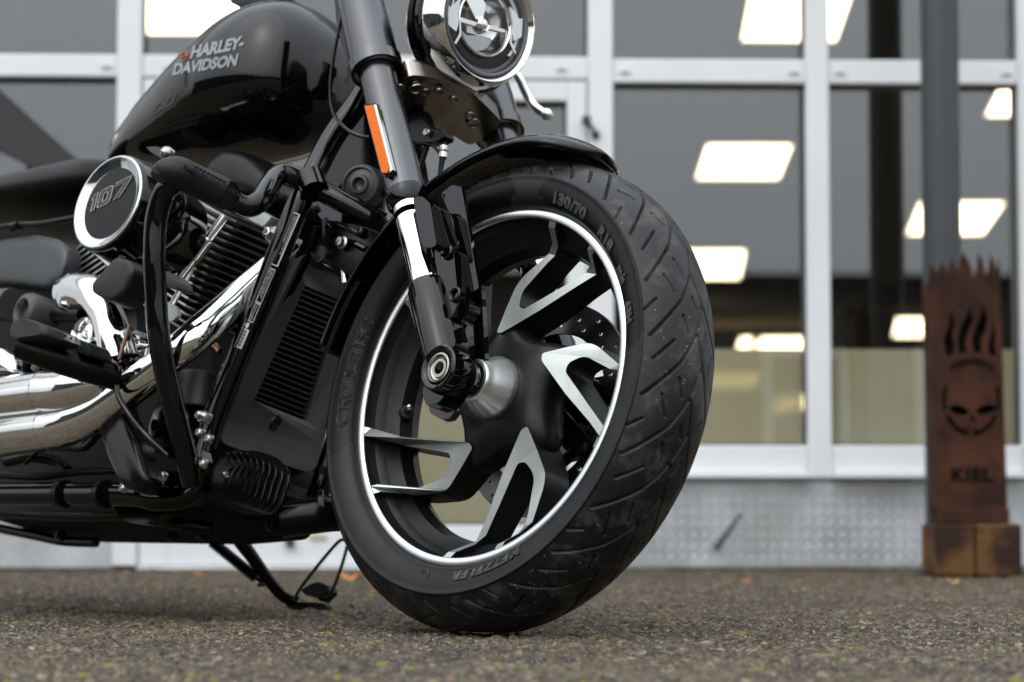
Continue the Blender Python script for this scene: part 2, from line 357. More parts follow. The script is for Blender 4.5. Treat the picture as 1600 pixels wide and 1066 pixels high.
xs = np.concatenate([[-400, -60, -15, -4], np.arange(-1.5, 1.5, .006), [1.52, 4, 15, 60, 400]])
ys = np.concatenate([[-400, -60, -15, -4, 0, 1.2, 1.9], np.arange(2.1, 3.5, .004), np.arange(3.5, 6.1, .009), [6.15, 12, 40, 400]])
GX, GY = np.meshgrid(xs, ys, indexing='ij')
GZ = (vnoise(GX, GY, 1.3, 1) - .5) * .008 + (vnoise(GX, GY, 9, 2) - .5) * .005 + (vnoise(GX, GY, 38, 3) - .5) * .0075 + (vnoise(GX, GY, 95, 4) - .5) * .0085 + (vnoise(GX, GY, 200, 5) - .5) * .005
inn = (GX > -1.5) & (GX < 1.5) & (GY > 2.05) & (GY < 6.11)
flat_ = np.exp(-(((GX - .0) ** 2 + (GY - 3.19) ** 2) / .35 ** 2))
GZ = np.where(inn, GZ - .0022 + flat_ * .0030, -.003)
gm = grid_mesh('ground', GX, GY, GZ); gm.materials.append(M['ground'])
go = bpy.data.objects.new('ground', gm); COL.objects.link(go); tag(go, None, kind='structure')

# ---- showroom facade, local frame: x along the wall, y out of the back, z up
FA = math.atan(.03); FY = 6.03
FM = Matrix.Translation((0, FY, 0)) @ Matrix.Rotation(FA, 4, 'Z'); FI = FM.inverted()
def X2(px, py, off=0.):                                   # pixel -> (x, z) on the plane y = off of the facade frame
    o = FI @ CAM; d = (FI.to_3x3() @ ray(px, py)); t = (off - o.y) / d.y; p = o + d * t; return p.x, p.z
bld = empty('shop_building', FM, 'white framed glass showroom front behind the motorcycle, with treadplate base', 'building')
def fbox(name, x0, x1, z0, z1, y0, y1, m, parent=bld, bevel=.004, mb=None):
    b = mb or MB(); box(b, ((x0 + x1) / 2, (y0 + y1) / 2, (z0 + z1) / 2), (x1 - x0, y1 - y0, z1 - z0))
    return b if mb else b.build(name, m, parent, bevel=bevel, smooth=False)
fx = lambda px, py=400: X2(px, py)[0]
fz = lambda py, px=1100: X2(px, py)[1]
ZT = 2.75; zs = fz(740); zg = fz(697)
mull = [(-1.92, -1.86), (-1.46, -1.40), (fx(183), fx(222)), (fx(918), fx(957)), (fx(1257), fx(1293)), (fx(1588), fx(1624)), (fx(1920), fx(1956)), (fx(2250), fx(2286))]
for a, b in mull: fbox('mullion', a, b, zs - (.0125 if a > .5 or a < -1.2 else zs - .01), ZT, -.045, .05, M['white_metal'])
bays = [(mull[i][1], mull[i + 1][0], i) for i in range(len(mull) - 1)]
tz = (fz(134), fz(97)); tzl = (fz(124, 90), fz(89, 90))
def gasket(x0, x1, z0, z1, y=-.006, t=.005, parent=bld):
    b = MB()
    for (a, c, d, e) in ((x0, x1, z0, z0 + t), (x0, x1, z1 - t, z1), (x0, x0 + t, z0 + t, z1 - t), (x1 - t, x1, z0 + t, z1 - t)):
        box(b, ((a + c) / 2, y, (d + e) / 2), (c - a, .02, e - d))
    b.build('gasket', M['gasket'], parent, smooth=False)
def pane(x0, x1, z0, z1, parent=bld, name='window_pane'):
    gasket(x0, x1, z0, z1, parent=parent)
    b = MB(); box(b, ((x0 + x1) / 2, .012, (z0 + z1) / 2), (x1 - x0 - .002, .006, z1 - z0 - .002))
    o = b.build(name, M['window'], parent, smooth=False)
    zf = fz(541)
    if z0 < zf - .1:
        b = MB(); box(b, ((x0 + x1) / 2, .0175, (z0 + zf) / 2), (x1 - x0 - .012, .001, zf - z0 - .012)); b.build('frosted_film', M['film'], o if parent is bld else parent, smooth=False)
    return o
for x0, x1, i in bays:
    t0, t1 = tzl if i < 3 else tz
    fbox('transom', x0 + .0005, x1 - .0005, t0, t1, -.04, .05, M['white_metal'])
    pane(x0, x1, t1, ZT)
    for u in (.06, .94):
        xx = x0 + (x1 - x0) * u; b = MB(); box(b, (xx, -.0425, (t0 * .55 + t1 * .45)), (.03, .004, .006)); box(b, (xx, -.0455, (t0 * .55 + t1 * .45)), (.010, .002, .003), mi=1)
        b.build('drain_cap', [mat('cap_grey', (.62, .65, .58), .5), mat('cap_slot', (.3, .33, .27), .6)], bld, smooth=False)
    if i == 2: continue
    fbox('bottom_rail', x0 + .0005, x1 - .0005, zs, zg, -.042, .05, M['white_metal'])
    pane(x0, x1, zg, t0)
    fbox('sill', x0 - .0, x1 + .0, zs - .012, zs - .001, -.07, .02, M['white_metal'], bevel=.003)
# door in the third bay
dx0, dx1 = bays[2][0], bays[2][1]; dz1 = tzl[0] - .006
db = MB(); gx0, gx1, gz0, gz1 = dx0 + .075, fx(885) , fz(821), fz(162, 860)
for (a, c, d, e) in ((dx0 + .004, gx0, .012, dz1), (gx1, dx1 - .004, .012, dz1), (gx0, gx1, gz1, dz1), (gx0, gx1, .012, gz0)):
    box(db, ((a + c) / 2, -.012, (d + e) / 2), (c - a, .06, e - d))
door = db.build('door', M['white_metal'], bld, smooth=False, bevel=.003)
pane(gx0, gx1, gz0, gz1, door, 'door_glass')
hb = MB(); hx, hz = X2(915, 190, -.05); hx2, hz2 = X2(931, 211, -.05)
lathe(hb, [(0, .007), (.02, .008), (.035, .012), (.045, .012), (.05, 0)], (hx, -.042, hz), (0, -1, 0), 20)
lathe(hb, [(0, .011), (.006, .011), (.012, .006), (.014, 0)], (hx2, -.042, hz2), (0, -1, 0), 20)
tube(hb, [(hx, -.08, hz), (hx2, -.07, hz2)], .005, 8)
hb.build('door_handle', M['gasket'], door)
kb = MB(); kx, kz = X2(453, 847, -.05); lathe(kb, [(0, .012), (.018, .012), (.022, .008), (.024, 0)], (kx, -.042, kz), (0, -1, 0), 20); kb.build('door_stop', M['gasket'], door)
kb = MB(); kx, kz = X2(497, 838, -.05); box(kb, (kx, -.045, kz), (.04, .006, .012)); kb.build('sticker', mat('pale_sticker', (.5, .5, .36), .6), door, smooth=False)
fbox('threshold', dx0, dx1, 0, .010, -.06, .06, M['plate'])
# treadplate base
def treadplate(x0, x1, z0, z1):
    p = fbox('base_panel', x0, x1, z0, z1, -.028, 0, M['plate'])
    b = MB(); s = .0285; k = 0; z = z0 + .012
    while z < z1 - .012:
        x = x0 + .014 + (s / 2 if k % 2 else 0)
        while x < x1 - .014:
            a = rad(45 if (k % 2) else -45); dx, dz = math.cos(a) * .0095, math.sin(a) * .0095; ox, oz = -math.sin(a) * .0032, math.cos(a) * .0032
            b.add([(x - dx, -.0285, z - dz), (x + ox, -.0285, z + oz), (x + dx, -.0285, z + dz), (x - ox, -.0285, z - oz), (x - dx * .5, -.0297, z - dz * .5), (x + dx * .5, -.0297, z + dz * .5)],
                  [(0, 4, 3), (0, 1, 4), (1, 5, 4), (1, 2, 5), (2, 3, 5), (3, 4, 5)])
            x += s
        z += s / 2; k += 1
    b.build('raised_pattern', M['plate'], p, kind='stuff', smooth=False)
tp = [(-1.92, mull[2][0] - .001), (mull[3][1] - .03, mull[4][1] + .35), (mull[4][1] + .351, mull[6][1]), ]
for a, b in tp: treadplate(a, b, .003, zs - .013)
lb = MB(); p0 = X2(1158, 803, -.05); p1 = X2(1132, 838, -.05); p2 = X2(1118, 858, -.05)
tube(lb, [(p0[0], -.05, p0[1]), (p1[0], -.055, p1[1]), (p2[0], -.05, p2[1])], [.004, .006, .009], 10, 4); lb.build('drain_cock', M['gasket'], bld)
# roof edge and side returns (outside the view)
fbox('roof_edge', -8, 8, ZT, ZT + .35, -.1, .4, M['white_metal'])
for a, b in ((-8, -1.92), (mull[-1][1], 8)): fbox('wall', a, b, 0, ZT, -.02, .2, M['white_metal'])
# ---- interior
def wface(name, pts, m, kind='structure'):
    b = MB(); b.add(pts, [tuple(range(len(pts)))]); o = b.build(name, m, None, smooth=False); tag(o, None, kind=kind); return o
CZ0, CSL = 3.55, .15
cz = lambda y: CAMH + CZ0 - CSL * (y - 6.0)
wface('showroom_floor', [(-7, 6.35, .03), (7, 6.35, .03), (9, 24, .03), (-9, 24, .03)], M['floor_in'])
wface('showroom_ceiling', [(-7, 6.4, cz(6.4)), (-9, 24, cz(24)), (9, 24, cz(24)), (7, 6.4, cz(6.4))], M['ceil'])
wface('showroom_lintel', [(-7, 6.4, cz(6.4) + .01), (7, 6.4, cz(6.4) + .01), (7, 6.4, ZT), (-7, 6.4, ZT)], M['ceil'])
wface('showroom_back_wall', [(-9, 23.9, 0), (9, 23.9, 0), (9, 23.9, cz(23.9)), (-9, 23.9, cz(23.9))], M['in_brown'])
for s in (-1, 1): wface('showroom_side_wall', [(s * 7, 6.35, 0), (s * 9, 24, 0), (s * 9, 24, cz(24)), (s * 7, 6.35, cz(6.35))], M['in_brown'])
def slab(name, d, y0, y1, x0, x1, m, th=.25):
    a, b = W(x0, y0, d), W(x1, y1, d); q = MB(); box(q, ((a.x + b.x) / 2, d + th / 2, (a.z + b.z) / 2), (b.x - a.x, th, a.z - b.z))
    o = q.build(name, m, None, smooth=False); tag(o, None, kind='structure'); return o
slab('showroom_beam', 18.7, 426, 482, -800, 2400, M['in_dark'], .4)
b = MB(); P = [W(*p, 18.9) for p in ((1080, 512), (1080, 498), (1150, 487), (1232, 475), (1262, 477), (1300, 500), (1300, 515))]; prism(b, P, (0, .1, 0)); o = b.build('showroom_light_streak', mat('painted_light_streak', (.42, .34, .2), .7), None, smooth=False); tag(o, None, kind='structure')  # pale strip paints a warm light streak inside the showroom
# lamps set into the ceiling
LM = [[(1168, 0), (1180, -45), (1343, -45), (1305, 64), (1160, 63)], [(1106, 227), (1237, 227), (1216, 279), (1089, 279)], [(1062, 392), (1164, 392), (1155, 435), (1048, 435)],
      [(1438, 317), (1569, 317), (1535, 366), (1418, 366)], [(1565, 134), (1720, 134), (1690, 181), (1541, 181)], [(1402, 498), (1482, 498), (1468, 526), (1396, 526)],
      [(1190, 528), (1262, 528), (1256, 546), (1180, 546)], [(228, -40), (385, -40), (365, 52), (230, 52)], [(1158, 528), (1176, 528), (1172, 545), (1152, 545)], [(1110, 582), (1190, 582), (1178, 607), (1098, 607)], [(1216, 619), (1268, 617), (1266, 639), (1203, 645)]]
def lamp_pt(px, py):
    r = ray(px, py); # CAMH + t r.z = cz(t r.y) - .01
    t = (CZ0 + CSL * 6 - .012) / (r.z + CSL * r.y); return CAM + r * t
lampdesc = ['large ceiling lamp panel at the top of the picture, cut by the mullion', 'ceiling lamp panel seen whole in the middle of the tall right window', 'ceiling lamp panel just right of the tyre, above the dark beam',
            'ceiling lamp panel seen on both sides of the grey post', 'ceiling lamp panel at the right edge of the picture', 'small distant ceiling lamp left of the rusty column',
            'small distant ceiling lamp below the dark beam, left of the mullion', 'large ceiling lamp panel above the fuel tank', 'tiny distant ceiling lamp just right of the tyre, at the edge of the frosted film', 'dim ceiling lamp showing through the frosted film beside the tyre', 'lowest dim ceiling lamp showing through the frosted film, left of the mullion']
for i, P in enumerate(LM):
    if len(P) == 5: P = P[1:]
    q = [lamp_pt(*p) for p in P]; b = MB(); up = Vector((0, 0, .02)); c = sum(q, Vector()) / 4
    prism(b, q, up); o = b.build('ceiling_lamp', M['lamp'], None, smooth=False); tag(o, lampdesc[i], 'ceiling lamp', 'square ceiling lamps in the showroom')
    fr = MB(); out = [c + (p - c) * 1.06 for p in q]; prism(fr, out, up, holes=[q]); fr.build('lamp_frame', M['white_metal'], o, smooth=False)
hl_ = ['far left, back row', 'far left, front row', 'right of the picture, back row', 'just left of the picture, back row', 'just left of the picture, front row', 'right of the picture, front row', 'right of the picture, rearmost']
for k, (x_, y_) in enumerate([(-5, 14.8), (-5, 12), (5.2, 14.8), (-4, 14.8), (-3.3, 12), (5, 12), (4.6, 17)]):  # unseen extra lamps, added to brighten the showroom inside
    b = MB(); z_ = cz(y_) - .012; q = [Vector((x_ + sx * .31, y_ + sy * .31, z_ - CSL * sy * .31)) for sx, sy in ((-1, -1), (1, -1), (1, 1), (-1, 1))]
    prism(b, q, Vector((0, 0, .02))); o = b.build('ceiling_lamp', M['lamp'], None, smooth=False); tag(o, 'unseen square ceiling lamp added to brighten the showroom, ' + hl_[k], 'ceiling lamp', 'unseen ceiling lamps added to brighten the showroom')
# ---- post
pc = W(1474, 600, 5.72)
pm = MB(); r_ = 30 / FPX * 5.72; lathe(pm, [(0, r_ * 1.5), (.008, r_ * 1.5), (.009, r_), (3.2, r_)], (pc.x, 5.72, 0), (0, 0, 1), 32, cap=True)
po = pm.build('post', M['post'], None); tag(po, 'dark grey round steel post in front of the windows, behind the rusty column', 'post')
# ---- rusty steel column with flame top and skull, on timber blocks
SD = 5.5
def S3(px, py, off=0.): p = W(px, py, SD + off); return Vector((p.x, SD + off, p.z))
stele = empty('rusty_column', Matrix.Translation((W(1520, 800, SD).x, SD + .06, S3(1500, 797).z)), 'rusty steel column with cut out flames, a skull and the word KIEL', 'sculpture')
SI = stele.matrix_world.inverted()
def sb(mb): mb.v = [tuple(SI @ Vector(p)) for p in mb.v]; return mb
top = [(1562, 402), (1558, 424), (1553, 408), (1548, 398), (1545, 420), (1540, 430), (1535, 406), (1528, 396), (1527, 418), (1521, 436), (1516, 412), (1508, 400), (1506, 392), (1501, 408), (1499, 424), (1493, 416), (1488, 400), (1484, 416), (1479, 426), (1473, 408), (1468, 420), (1462, 426), (1456, 412), (1452, 424)]
outl = [S3(1464, 796), S3(1574, 796)] + [S3(*p) for p in top]
def ell(cx, cy, a, b, rot=0, n=16, s=0, e=360):
    R_ = rad(rot); out = []
    for i in range(n):
        t = rad(s + (e - s) * i / (n if e - s >= 360 else n - 1)); x, y = a * math.cos(t), b * math.sin(t); out.append((cx + x * math.cos(R_) - y * math.sin(R_), cy + x * math.sin(R_) + y * math.cos(R_)))
    return out
holes = [ell(1499, 641, 16, 7.5, 14), ell(1541, 640, 16, 7.5, -14), [(1519, 646), (1527, 660), (1520, 657), (1513, 660)],
         [(1478, 556), (1474, 530), (1483, 508), (1487, 482), (1491, 504), (1488, 524), (1492, 540), (1488, 556)],
         [(1498, 552), (1496, 528), (1503, 506), (1512, 492), (1516, 478), (1520, 500), (1512, 522), (1508, 536), (1510, 552)],
         [(1522, 551), (1518, 530), (1524, 512), (1534, 492), (1532, 474), (1543, 494), (1541, 514), (1533, 530), (1534, 551)],
         [(1546, 556), (1544, 536), (1550, 520), (1549, 500), (1556, 520), (1554, 540), (1558, 556)]]
def arcband(cx, cy, r0, r1, s, e, n=14): return ell(cx, cy, r1, r1 * 1.22, 0, n, s, e) + ell(cx, cy, r0, r0 * 1.22, 0, n, s, e)[::-1]
holes += [arcband(1518, 626, 39, 45.5, 26, 88), arcband(1518, 626, 39, 45.5, 94, 154), arcband(1518, 626, 40, 45.5, 162, 205, 8), arcband(1518, 626, 40, 45.5, -25, 18, 8), [(1488, 567), (1500, 563), (1518, 561), (1536, 563), (1548, 567), (1547, 570), (1518, 565), (1489, 570)]]
holes += [[(1506 + 6 * k, 664 + abs(k - 2) * .6), (1508.5 + 6 * k, 664 + abs(k - 2) * .6), (1508.5 + 6 * k, 671), (1506 + 6 * k, 671)] for k in range(4)]
b = MB(); prism(b, outl, (0, .004, 0), holes=[[S3(*p) for p in h] for h in holes])
face = sb(b).build('front_plate', M['corten'], stele, smooth=False)
b = MB()
for (a, c, zz) in ((1453.5, 1458, 0), (1557, 1561, 0)):
    P = [S3(a, 440), S3(c, 440), S3(c + 12, 796), S3(a + 12, 796)]; P = [p + Vector((0, .005, 0)) for p in P]; prism(b, P, (0, .11, 0))
P = [S3(1455, 452), S3(1560, 452), S3(1572, 796), S3(1466, 796)]; prism(b, [p + Vector((0, .112, 0)) for p in P], (0, .004, 0))
sb(b).build('column_body', M['corten'], stele, smooth=False)
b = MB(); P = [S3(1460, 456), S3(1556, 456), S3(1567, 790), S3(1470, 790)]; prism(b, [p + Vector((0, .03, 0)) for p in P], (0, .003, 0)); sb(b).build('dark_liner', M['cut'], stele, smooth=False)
b = MB(); put_text(b, 'KIEL', S3(1486, 752) + Vector((0, -.0015, 0)), Vector((1, 0, 0)), Vector((0, 0, 1)), Vector((0, -1, 0)), size=.042, off=.0022, xs=1.05, spacing=1.15)
k_ = sb(b).build('lettering', M['cut'], stele, smooth=False)
cc = S3(1519, 628); b = MB()
for k in range(8):
    a = (k / 7 - .5) * 1.15; r0_ = 47 / FPX * SD; w2 = .007 + .002 * (k % 3); c_ = cc + Vector((math.sin(a) * (r0_ + .012), -.0015, math.cos(a) * (r0_ + .012) * 1.14)); t_ = Vector((math.cos(a), 0, -math.sin(a))) * (w2 / 2); u_ = Vector((math.sin(a), 0, math.cos(a))) * .008
    b.add([c_ - t_ - u_, c_ + t_ - u_, c_ + t_ * .8 + u_, c_ - t_ + u_], [(0, 1, 2, 3)])
sb(b).build('worn_banner', M['cut'], stele, smooth=False)
b = MB(); box(b, S3(1522, 806) + Vector((0, .055, 0)), (.158, .13, .034)); sb(b).build('foot_plate', M['corten'], stele, smooth=False, bevel=.003)
wd_ = MB()
for (x0, x1) in ((1459, 1519), (1521, 1592)):
    a = W(x0, 820, SD); c = W(x1, 820, SD); z1 = S3(1500, 819).z
    box(wd_, ((a.x + c.x) / 2, SD + .07, z1 / 2 + .0), (c.x - a.x, .2, z1))
wo = wd_.build('timber_block', M['timber'], None, smooth=False, bevel=.006); tag(wo, 'weathered brown timber block that carries the rusty column', 'timber block')
# ---- made-up dark panel in place of a sloping reflection in the left window
b = MB()
P = [(-60, 100), (0, 140), (60, 195), (135, 262), (150, 300), (100, 300), (60, 268), (0, 236), (-60, 215)]
prism(b, rnd([W(*p, 5.55) for p in P], .02, 3), (0, .04, 0)); o = b.build('reflection_panel', mat('reflection_dark', (.035, .035, .037), .8), None, smooth=False, bevel=.006)
tag(o, 'dark blurred sloping panel behind the seat at the left edge, added in place of a window reflection', 'stand-in panel')
# ---- fallen leaves by the wall
lv = [(548, 903, 0, 44, 'long orange'), (1166, 909, 0, 20, 'small orange'), (1490, 910, 1, 26, 'pale yellow'), (585, 925, 0, 16, 'small dull orange'), (312, 897, 0, 20, 'blurred orange'), (200, 896, 0, 14, 'tiny red-orange'), (930, 925, 1, 12, 'tiny yellow'), (1040, 973, 1, 7, 'tiny golden')]
wherel = ['on the ground between side stand and front tyre', 'near the wall right of the front tyre', 'at the foot of the rusty column', 'just behind the side stand', 'under the engine near the door', 'at the foot of the wall under the exhaust', 'behind the front tyre', 'close to the tyre on the right']
for i, (px, py, k, wpx, d_) in enumerate(lv):
    r = ray(px, py); t = (.008 - CAMH) / r.z; p = CAM + r * t; s = wpx / FPX * t / 2; b = MB(); n = 9; vs = []
    for j in range(n):
        a = 2 * math.pi * j / n; q = 1 if j % 2 else .66; vs.append((math.cos(a) * s * q, math.sin(a) * s * q * 1.2, .003 + .006 * math.cos(2 * a) * (s / .02)))
    b.add(vs + [(0, 0, .001)], [(j, (j + 1) % n, n) for j in range(n)])
    tube(b, [(0, -s * .8, .002), (0, -s * 1.7, .008)], .0008, 5)
    o = b.build('leaf', M['leaf_b' if k else 'leaf_a'], None); o.location = p; tag(o, f'{d_} fallen leaf {wherel[i]}', 'leaf', 'fallen autumn leaves on the ground')
# ---- across the yard (behind the camera; seen mirrored in glass, paint and chrome)
hall = empty('warehouse', Matrix.Translation((2, -30, 0)), 'long low brown warehouse across the yard, seen mirrored in glass and paint', 'building')
b = MB(); box(b, (0, -4, 2.05), (70, 8, 4.1)); b.build('wall', M['hall'], hall, smooth=False)
b = MB(); b.add([(-35.5, .5, 4.1), (35.5, .5, 4.1), (35.5, -4, 4.45), (-35.5, -4, 4.45), (-35.5, -8.5, 4.1), (35.5, -8.5, 4.1)], [(0, 1, 2, 3), (3, 2, 5, 4), (0, 3, 4), (1, 5, 2)]); b.build('roof', M['roof'], hall, smooth=False)
for x in range(-30, 31, 6):
    b = MB(); box(b, (x, .03, 1.9), (2.6, .06, 1.6)); wn = b.build('window', M['hall_glass'], hall, smooth=False)
    b = MB()
    for dx in (-1.35, 0, 1.35): box(b, (x + dx, .07, 1.9), (.1, .1, 1.8))
    for dz in (-.85, .85): box(b, (x, .07, 1.9 + dz), (2.6, .1, .1))
    b.build('frame', M['white_metal'], wn, smooth=False)
def tree(x, y, h, seed, lab):
    t = empty('tree', Matrix.Translation((x, y, 0)), lab, 'tree', 'trees across the yard'); rg = np.random.default_rng(seed)
    b = MB(); tube(b, [(0, 0, 0), (.1, 0, h * .3), (0, .1, h * .75)], [.28, .2, .06], 10)
    for k in range(6):
        a = k * 1.1; z = h * (.3 + .07 * k); tube(b, [(0, 0, z), (math.cos(a) * h * .12, math.sin(a) * h * .12, z + h * .1), (math.cos(a) * h * .22, math.sin(a) * h * .22, z + h * .22)], [.1, .06, .03], 6)
    b.build('trunk', M['bark'], t)
    b = MB(); cl = [(rg.normal(0, h * .13), rg.normal(0, h * .13), h * (.62 + rg.normal(0, .13)), h * rg.uniform(.07, .15)) for _ in range(26)]
    vs = []; fs = []
    for cx, cy, c_z, r in cl:
        for _ in range(70):
            d = rg.normal(0, 1, 3); d /= np.linalg.norm(d); p = np.array([cx, cy, c_z]) + d * r * rg.uniform(.5, 1.05); u = rg.normal(0, 1, 3); u /= np.linalg.norm(u); v = np.cross(u, d); s = .16
            k = len(vs); vs += [tuple(p - u * s), tuple(p + v * s), tuple(p + u * s), tuple(p - v * s)]; fs.append((k, k + 1, k + 2, k + 3))
    b.add(vs, fs); b.build('crown', M['foliage'], t, smooth=False)
for i, (x, y, h, l) in enumerate([(-26, -24, 8, 'tall bushy tree at the left end of the warehouse'), (-24, -42, 9, 'tree rising behind the warehouse roof, left half'), (26, -43, 10, 'tallest tree rising behind the warehouse roof'), (34, -22, 8, 'tree standing in front of the right end of the warehouse')]): tree(x, y, h, 10 + i, l)
wk = empty('workshop', Matrix.Translation((-10.5, -4, 0)), 'dark grey workshop beside the yard, seen mirrored in the fuel tank and the covers', 'building')
b = MB(); box(b, (-3, 0, 1.55), (6, 17, 3.1)); b.build('wall', mat('workshop_wall', (.06, .058, .055), .7, noise=(.6, (.04, .04, .04), .4, .6)), wk, smooth=False)
b = MB(); box(b, (-3, 0, 3.2), (6.6, 17.6, .2)); b.build('roof', M['roof'], wk, smooth=False)
for y in (-5, -.5, 4):
    b = MB(); box(b, (.03, y, 1.6), (.06, 2.6, 3.0)); g_ = b.build('gate', M['hall_glass'], wk, smooth=False); b = MB()
    for dy in (-1.38, 1.38): box(b, (.07, y + dy, 1.6), (.1, .14, 3.2))
    box(b, (.07, y, 3.17), (.1, 2.6, .14)); box(b, (.07, y, 1.6), (.1, 2.6, .06)); b.build('frame', M['post'], g_, smooth=False)
# ================================================================ MOTORCYCLE
LIFT = .3115
RM = Matrix(((FF.x, -NN.x, UU.x, 0), (FF.y, -NN.y, UU.y, 0), (FF.z, -NN.z, UU.z, 0), (0, 0, 0, 1)))
_o = CC - UU * LIFT
bike = empty('motorcycle', Matrix.Translation(_o) @ RM, 'black cruiser motorcycle with chrome exhaust leaning on its side stand in front of the showroom', 'motorcycle')
bike['_lift'] = LIFT
AX = V(0, 1, 0)                                           # sideways, out of the bike's right side
WX = lambda v: (RM.to_3x3().inverted() @ Vector(v)).normalized()   # world direction -> bike frame
def sub(mb, name, m, par, **k): return mb.build(name, m, par, **k)
def pxp(L, n): return [Q(x, y, n) for x, y in L]

# ---------------- front wheel
PR = [(.05, .03), (.083, .025), (.149, .012), (.2, .007), (.2235, .0425), (.2335, .0478), (.245, .0478)]
prof = lambda r: float(np.interp(r, [p[0] for p in PR], [p[1] for p in PR]))
b = MB()
bp = [(.0472, .2325), (.0415, .2318), (.036, .2295), (.028, .2262), (.018, .2195), (.006, .2045), (-.012, .1985), (-.028, .2025), (-.036, .216), (-.0445, .228), (-.0475, .2345), (-.0475, .243), (-.040, .2415), (-.03, .222), (0, .21), (.03, .226), (.040, .2415), (.0472, .243)]
lathe(b, bp, (0, 0, 0), AX, 160)
wheel = b.build('front_wheel', M['cast'], bike, ang=30)
b = MB(); lathe(b, [(.0465, .2315), (.0485, .2318), (.0495, .2335), (.0498, .2395), (.0490, .2428), (.0465, .2442), (.0455, .2440), (.0455, .2318), (.0465, .2315)], (0, 0, 0), AX, 180)
b.build('rim_lip', M['lip'], wheel, ang=60)
def P3(r, a, dn=0.): return V(r * math.cos(rad(a)), prof(r) + dn, r * math.sin(rad(a)))
so = [(.2338, 192.7), (.2235, 193.6), (.200, 196.0), (.168, 200.8), (.118, 212.5), (.080, 244.0), (.0835, 250.5), (.117, 244.4), (.150, 240.6), (.163, 236.6), (.195, 225.4), (.2075, 221.8), (.2235, 219.6), (.2338, 219.0)]
si = [(.2338, 215.6), (.2235, 216.3), (.205, 219.4), (.194, 221.6), (.181, 224.4), (.141, 234.7), (.118, 233.0), (.113, 227.5), (.165, 206.2), (.192, 201.0), (.2065, 198.7), (.2235, 197.0), (.2338, 196.1)]
def rnd2(L, idx, rr):
    out = []
    for i, p in enumerate(L):
        if i in idx:
            a = P3(*L[i - 1]); bb = P3(*p); c = P3(*L[(i + 1) % len(L)]); r0 = min(rr, (a - bb).length * .45, (c - bb).length * .45)
            p1 = bb + (a - bb).normalized() * r0; p2 = bb + (c - bb).normalized() * r0
            for j in range(5):
                t = j / 4; q = p1 * (1 - t) ** 2 + bb * 2 * t * (1 - t) + p2 * t * t; out.append((math.hypot(q.x, q.z), math.degrees(math.atan2(q.z, q.x)) % 360))
        else: out.append(p)
    return out
OUT = rnd2(so, {5, 6, 8, 9}, .012) + rnd2(si, {5, 6, 7}, .012)
def spoke(k):
    d = 72 * k; b = MB(); L = [(r, a - d) for r, a in OUT]; F = [P3(r, a) for r, a in L]
    def back(p):
        r = math.hypot(p.x, p.z); n = -.034 if r > .1 else -.03; s = 1 if r > .2 else 1.0
        return V(p.x * s, n, p.z * s)
    tri = tessellate_polygon([[Vector((p.x, p.z, 0)) for p in F]])
    n = len(F); E_ = [p + AX * -.0012 for p in F]
    cen = sum(F, Vector()) / n
    fs = [tuple(t) for t in tri]; ms = [0] * len(fs); B = [back(p) for p in F]
    vs = F + B; fs += [tuple(i + n for i in t)[::-1] for t in tri]; ms += [1] * len(tri)
    for i in range(n): fs.append((i, (i + 1) % n, n + (i + 1) % n, n + i)); ms.append(1)
    b.add(vs, fs, ms); o = b.build('spoke', [M['machined'], M['cast']], wheel, smooth=True, ang=28)
    # black flank under the spoke that widens towards the hub
    b = MB()
    def fl(r, a, n_): return V(r * math.cos(rad(a - d)), n_, r * math.sin(rad(a - d)))
    A = [fl(.05, 175, -.026), fl(.088, 196, -.024), (fl(.15, 206, -.026)), (fl(.203, 199, -.03)), fl(.203, 191.5, -.032), fl(.13, 186, -.03), fl(.07, 165, -.03)]
    A2 = [fl(.05, 205, .016), fl(.075, 222, .016), fl(.115, 219, .008), fl(.168, 205.5, -.002), fl(.203, 198.5, -.006), fl(.203, 193.5, -.012), fl(.160, 197.5, -.004), fl(.1, 200, .012)]
    return o
for k in range(5): spoke(k)
# hub body: star with five lobes running into the spokes
b = MB(); NS = 120; rings = []
def hubr(a, lev):                                         # radius of the black star at polar angle a
    c = 0
    for k in range(5):
        dd = (a - (247 - 72 * k) + 180) % 360 - 180; c = max(c, math.exp(-(dd / 17.) ** 2))
    return c
vs = []; fs = []
L = [(.036, .030, 0), (.040, .030, .0), (.060, .0275, .25), (.072, .022, .75), (.078, .012, 1.), (.080, -.002, 1.05), (.078, -.02, 1.0), (.070, -.034, .8), (.05, -.04, 0), (.03, -.04, 0)]
for r, n_, s_ in L:
    for j in range(NS):
        a = 360 * j / NS; rr = r + .030 * s_ * hubr(a, 0); vs.append(V(rr * math.cos(rad(a)), n_ - .004 * s_ * hubr(a, 0), rr * math.sin(rad(a))))
for i in range(len(L) - 1):
    for j in range(NS): fs.append((i * NS + j, i * NS + (j + 1) % NS, (i + 1) * NS + (j + 1) % NS, (i + 1) * NS + j))
b.add(vs, fs); b.build('hub', M['cast'], wheel, ang=50)
b = MB(); lathe(b, [(.028, .0), (.028, .0405), (.031, .0425), (.036, .0425), (.040, .0415), (.062, .031), (.070, .0285), (.073, .028), (.075, .0265), (.0755, .0225), (.072, .021), (.070, .0195), (.066, .019)], (0, 0, 0), AX, 72)
b.build('hub_cone', M['cone'], wheel, ang=40)
b = MB(); lathe(b, [(.066, .0195), (.079, .019), (.080, .0175), (.112, .0175)], (0, 0, 0), AX, 40); b.build('axle_spacer', M['fork_tube'], wheel)
b = MB(); lathe(b, [(-.13, .013), (.118, .013)], (0, 0, 0), AX, 24); b.build('axle', M['steel'], wheel)
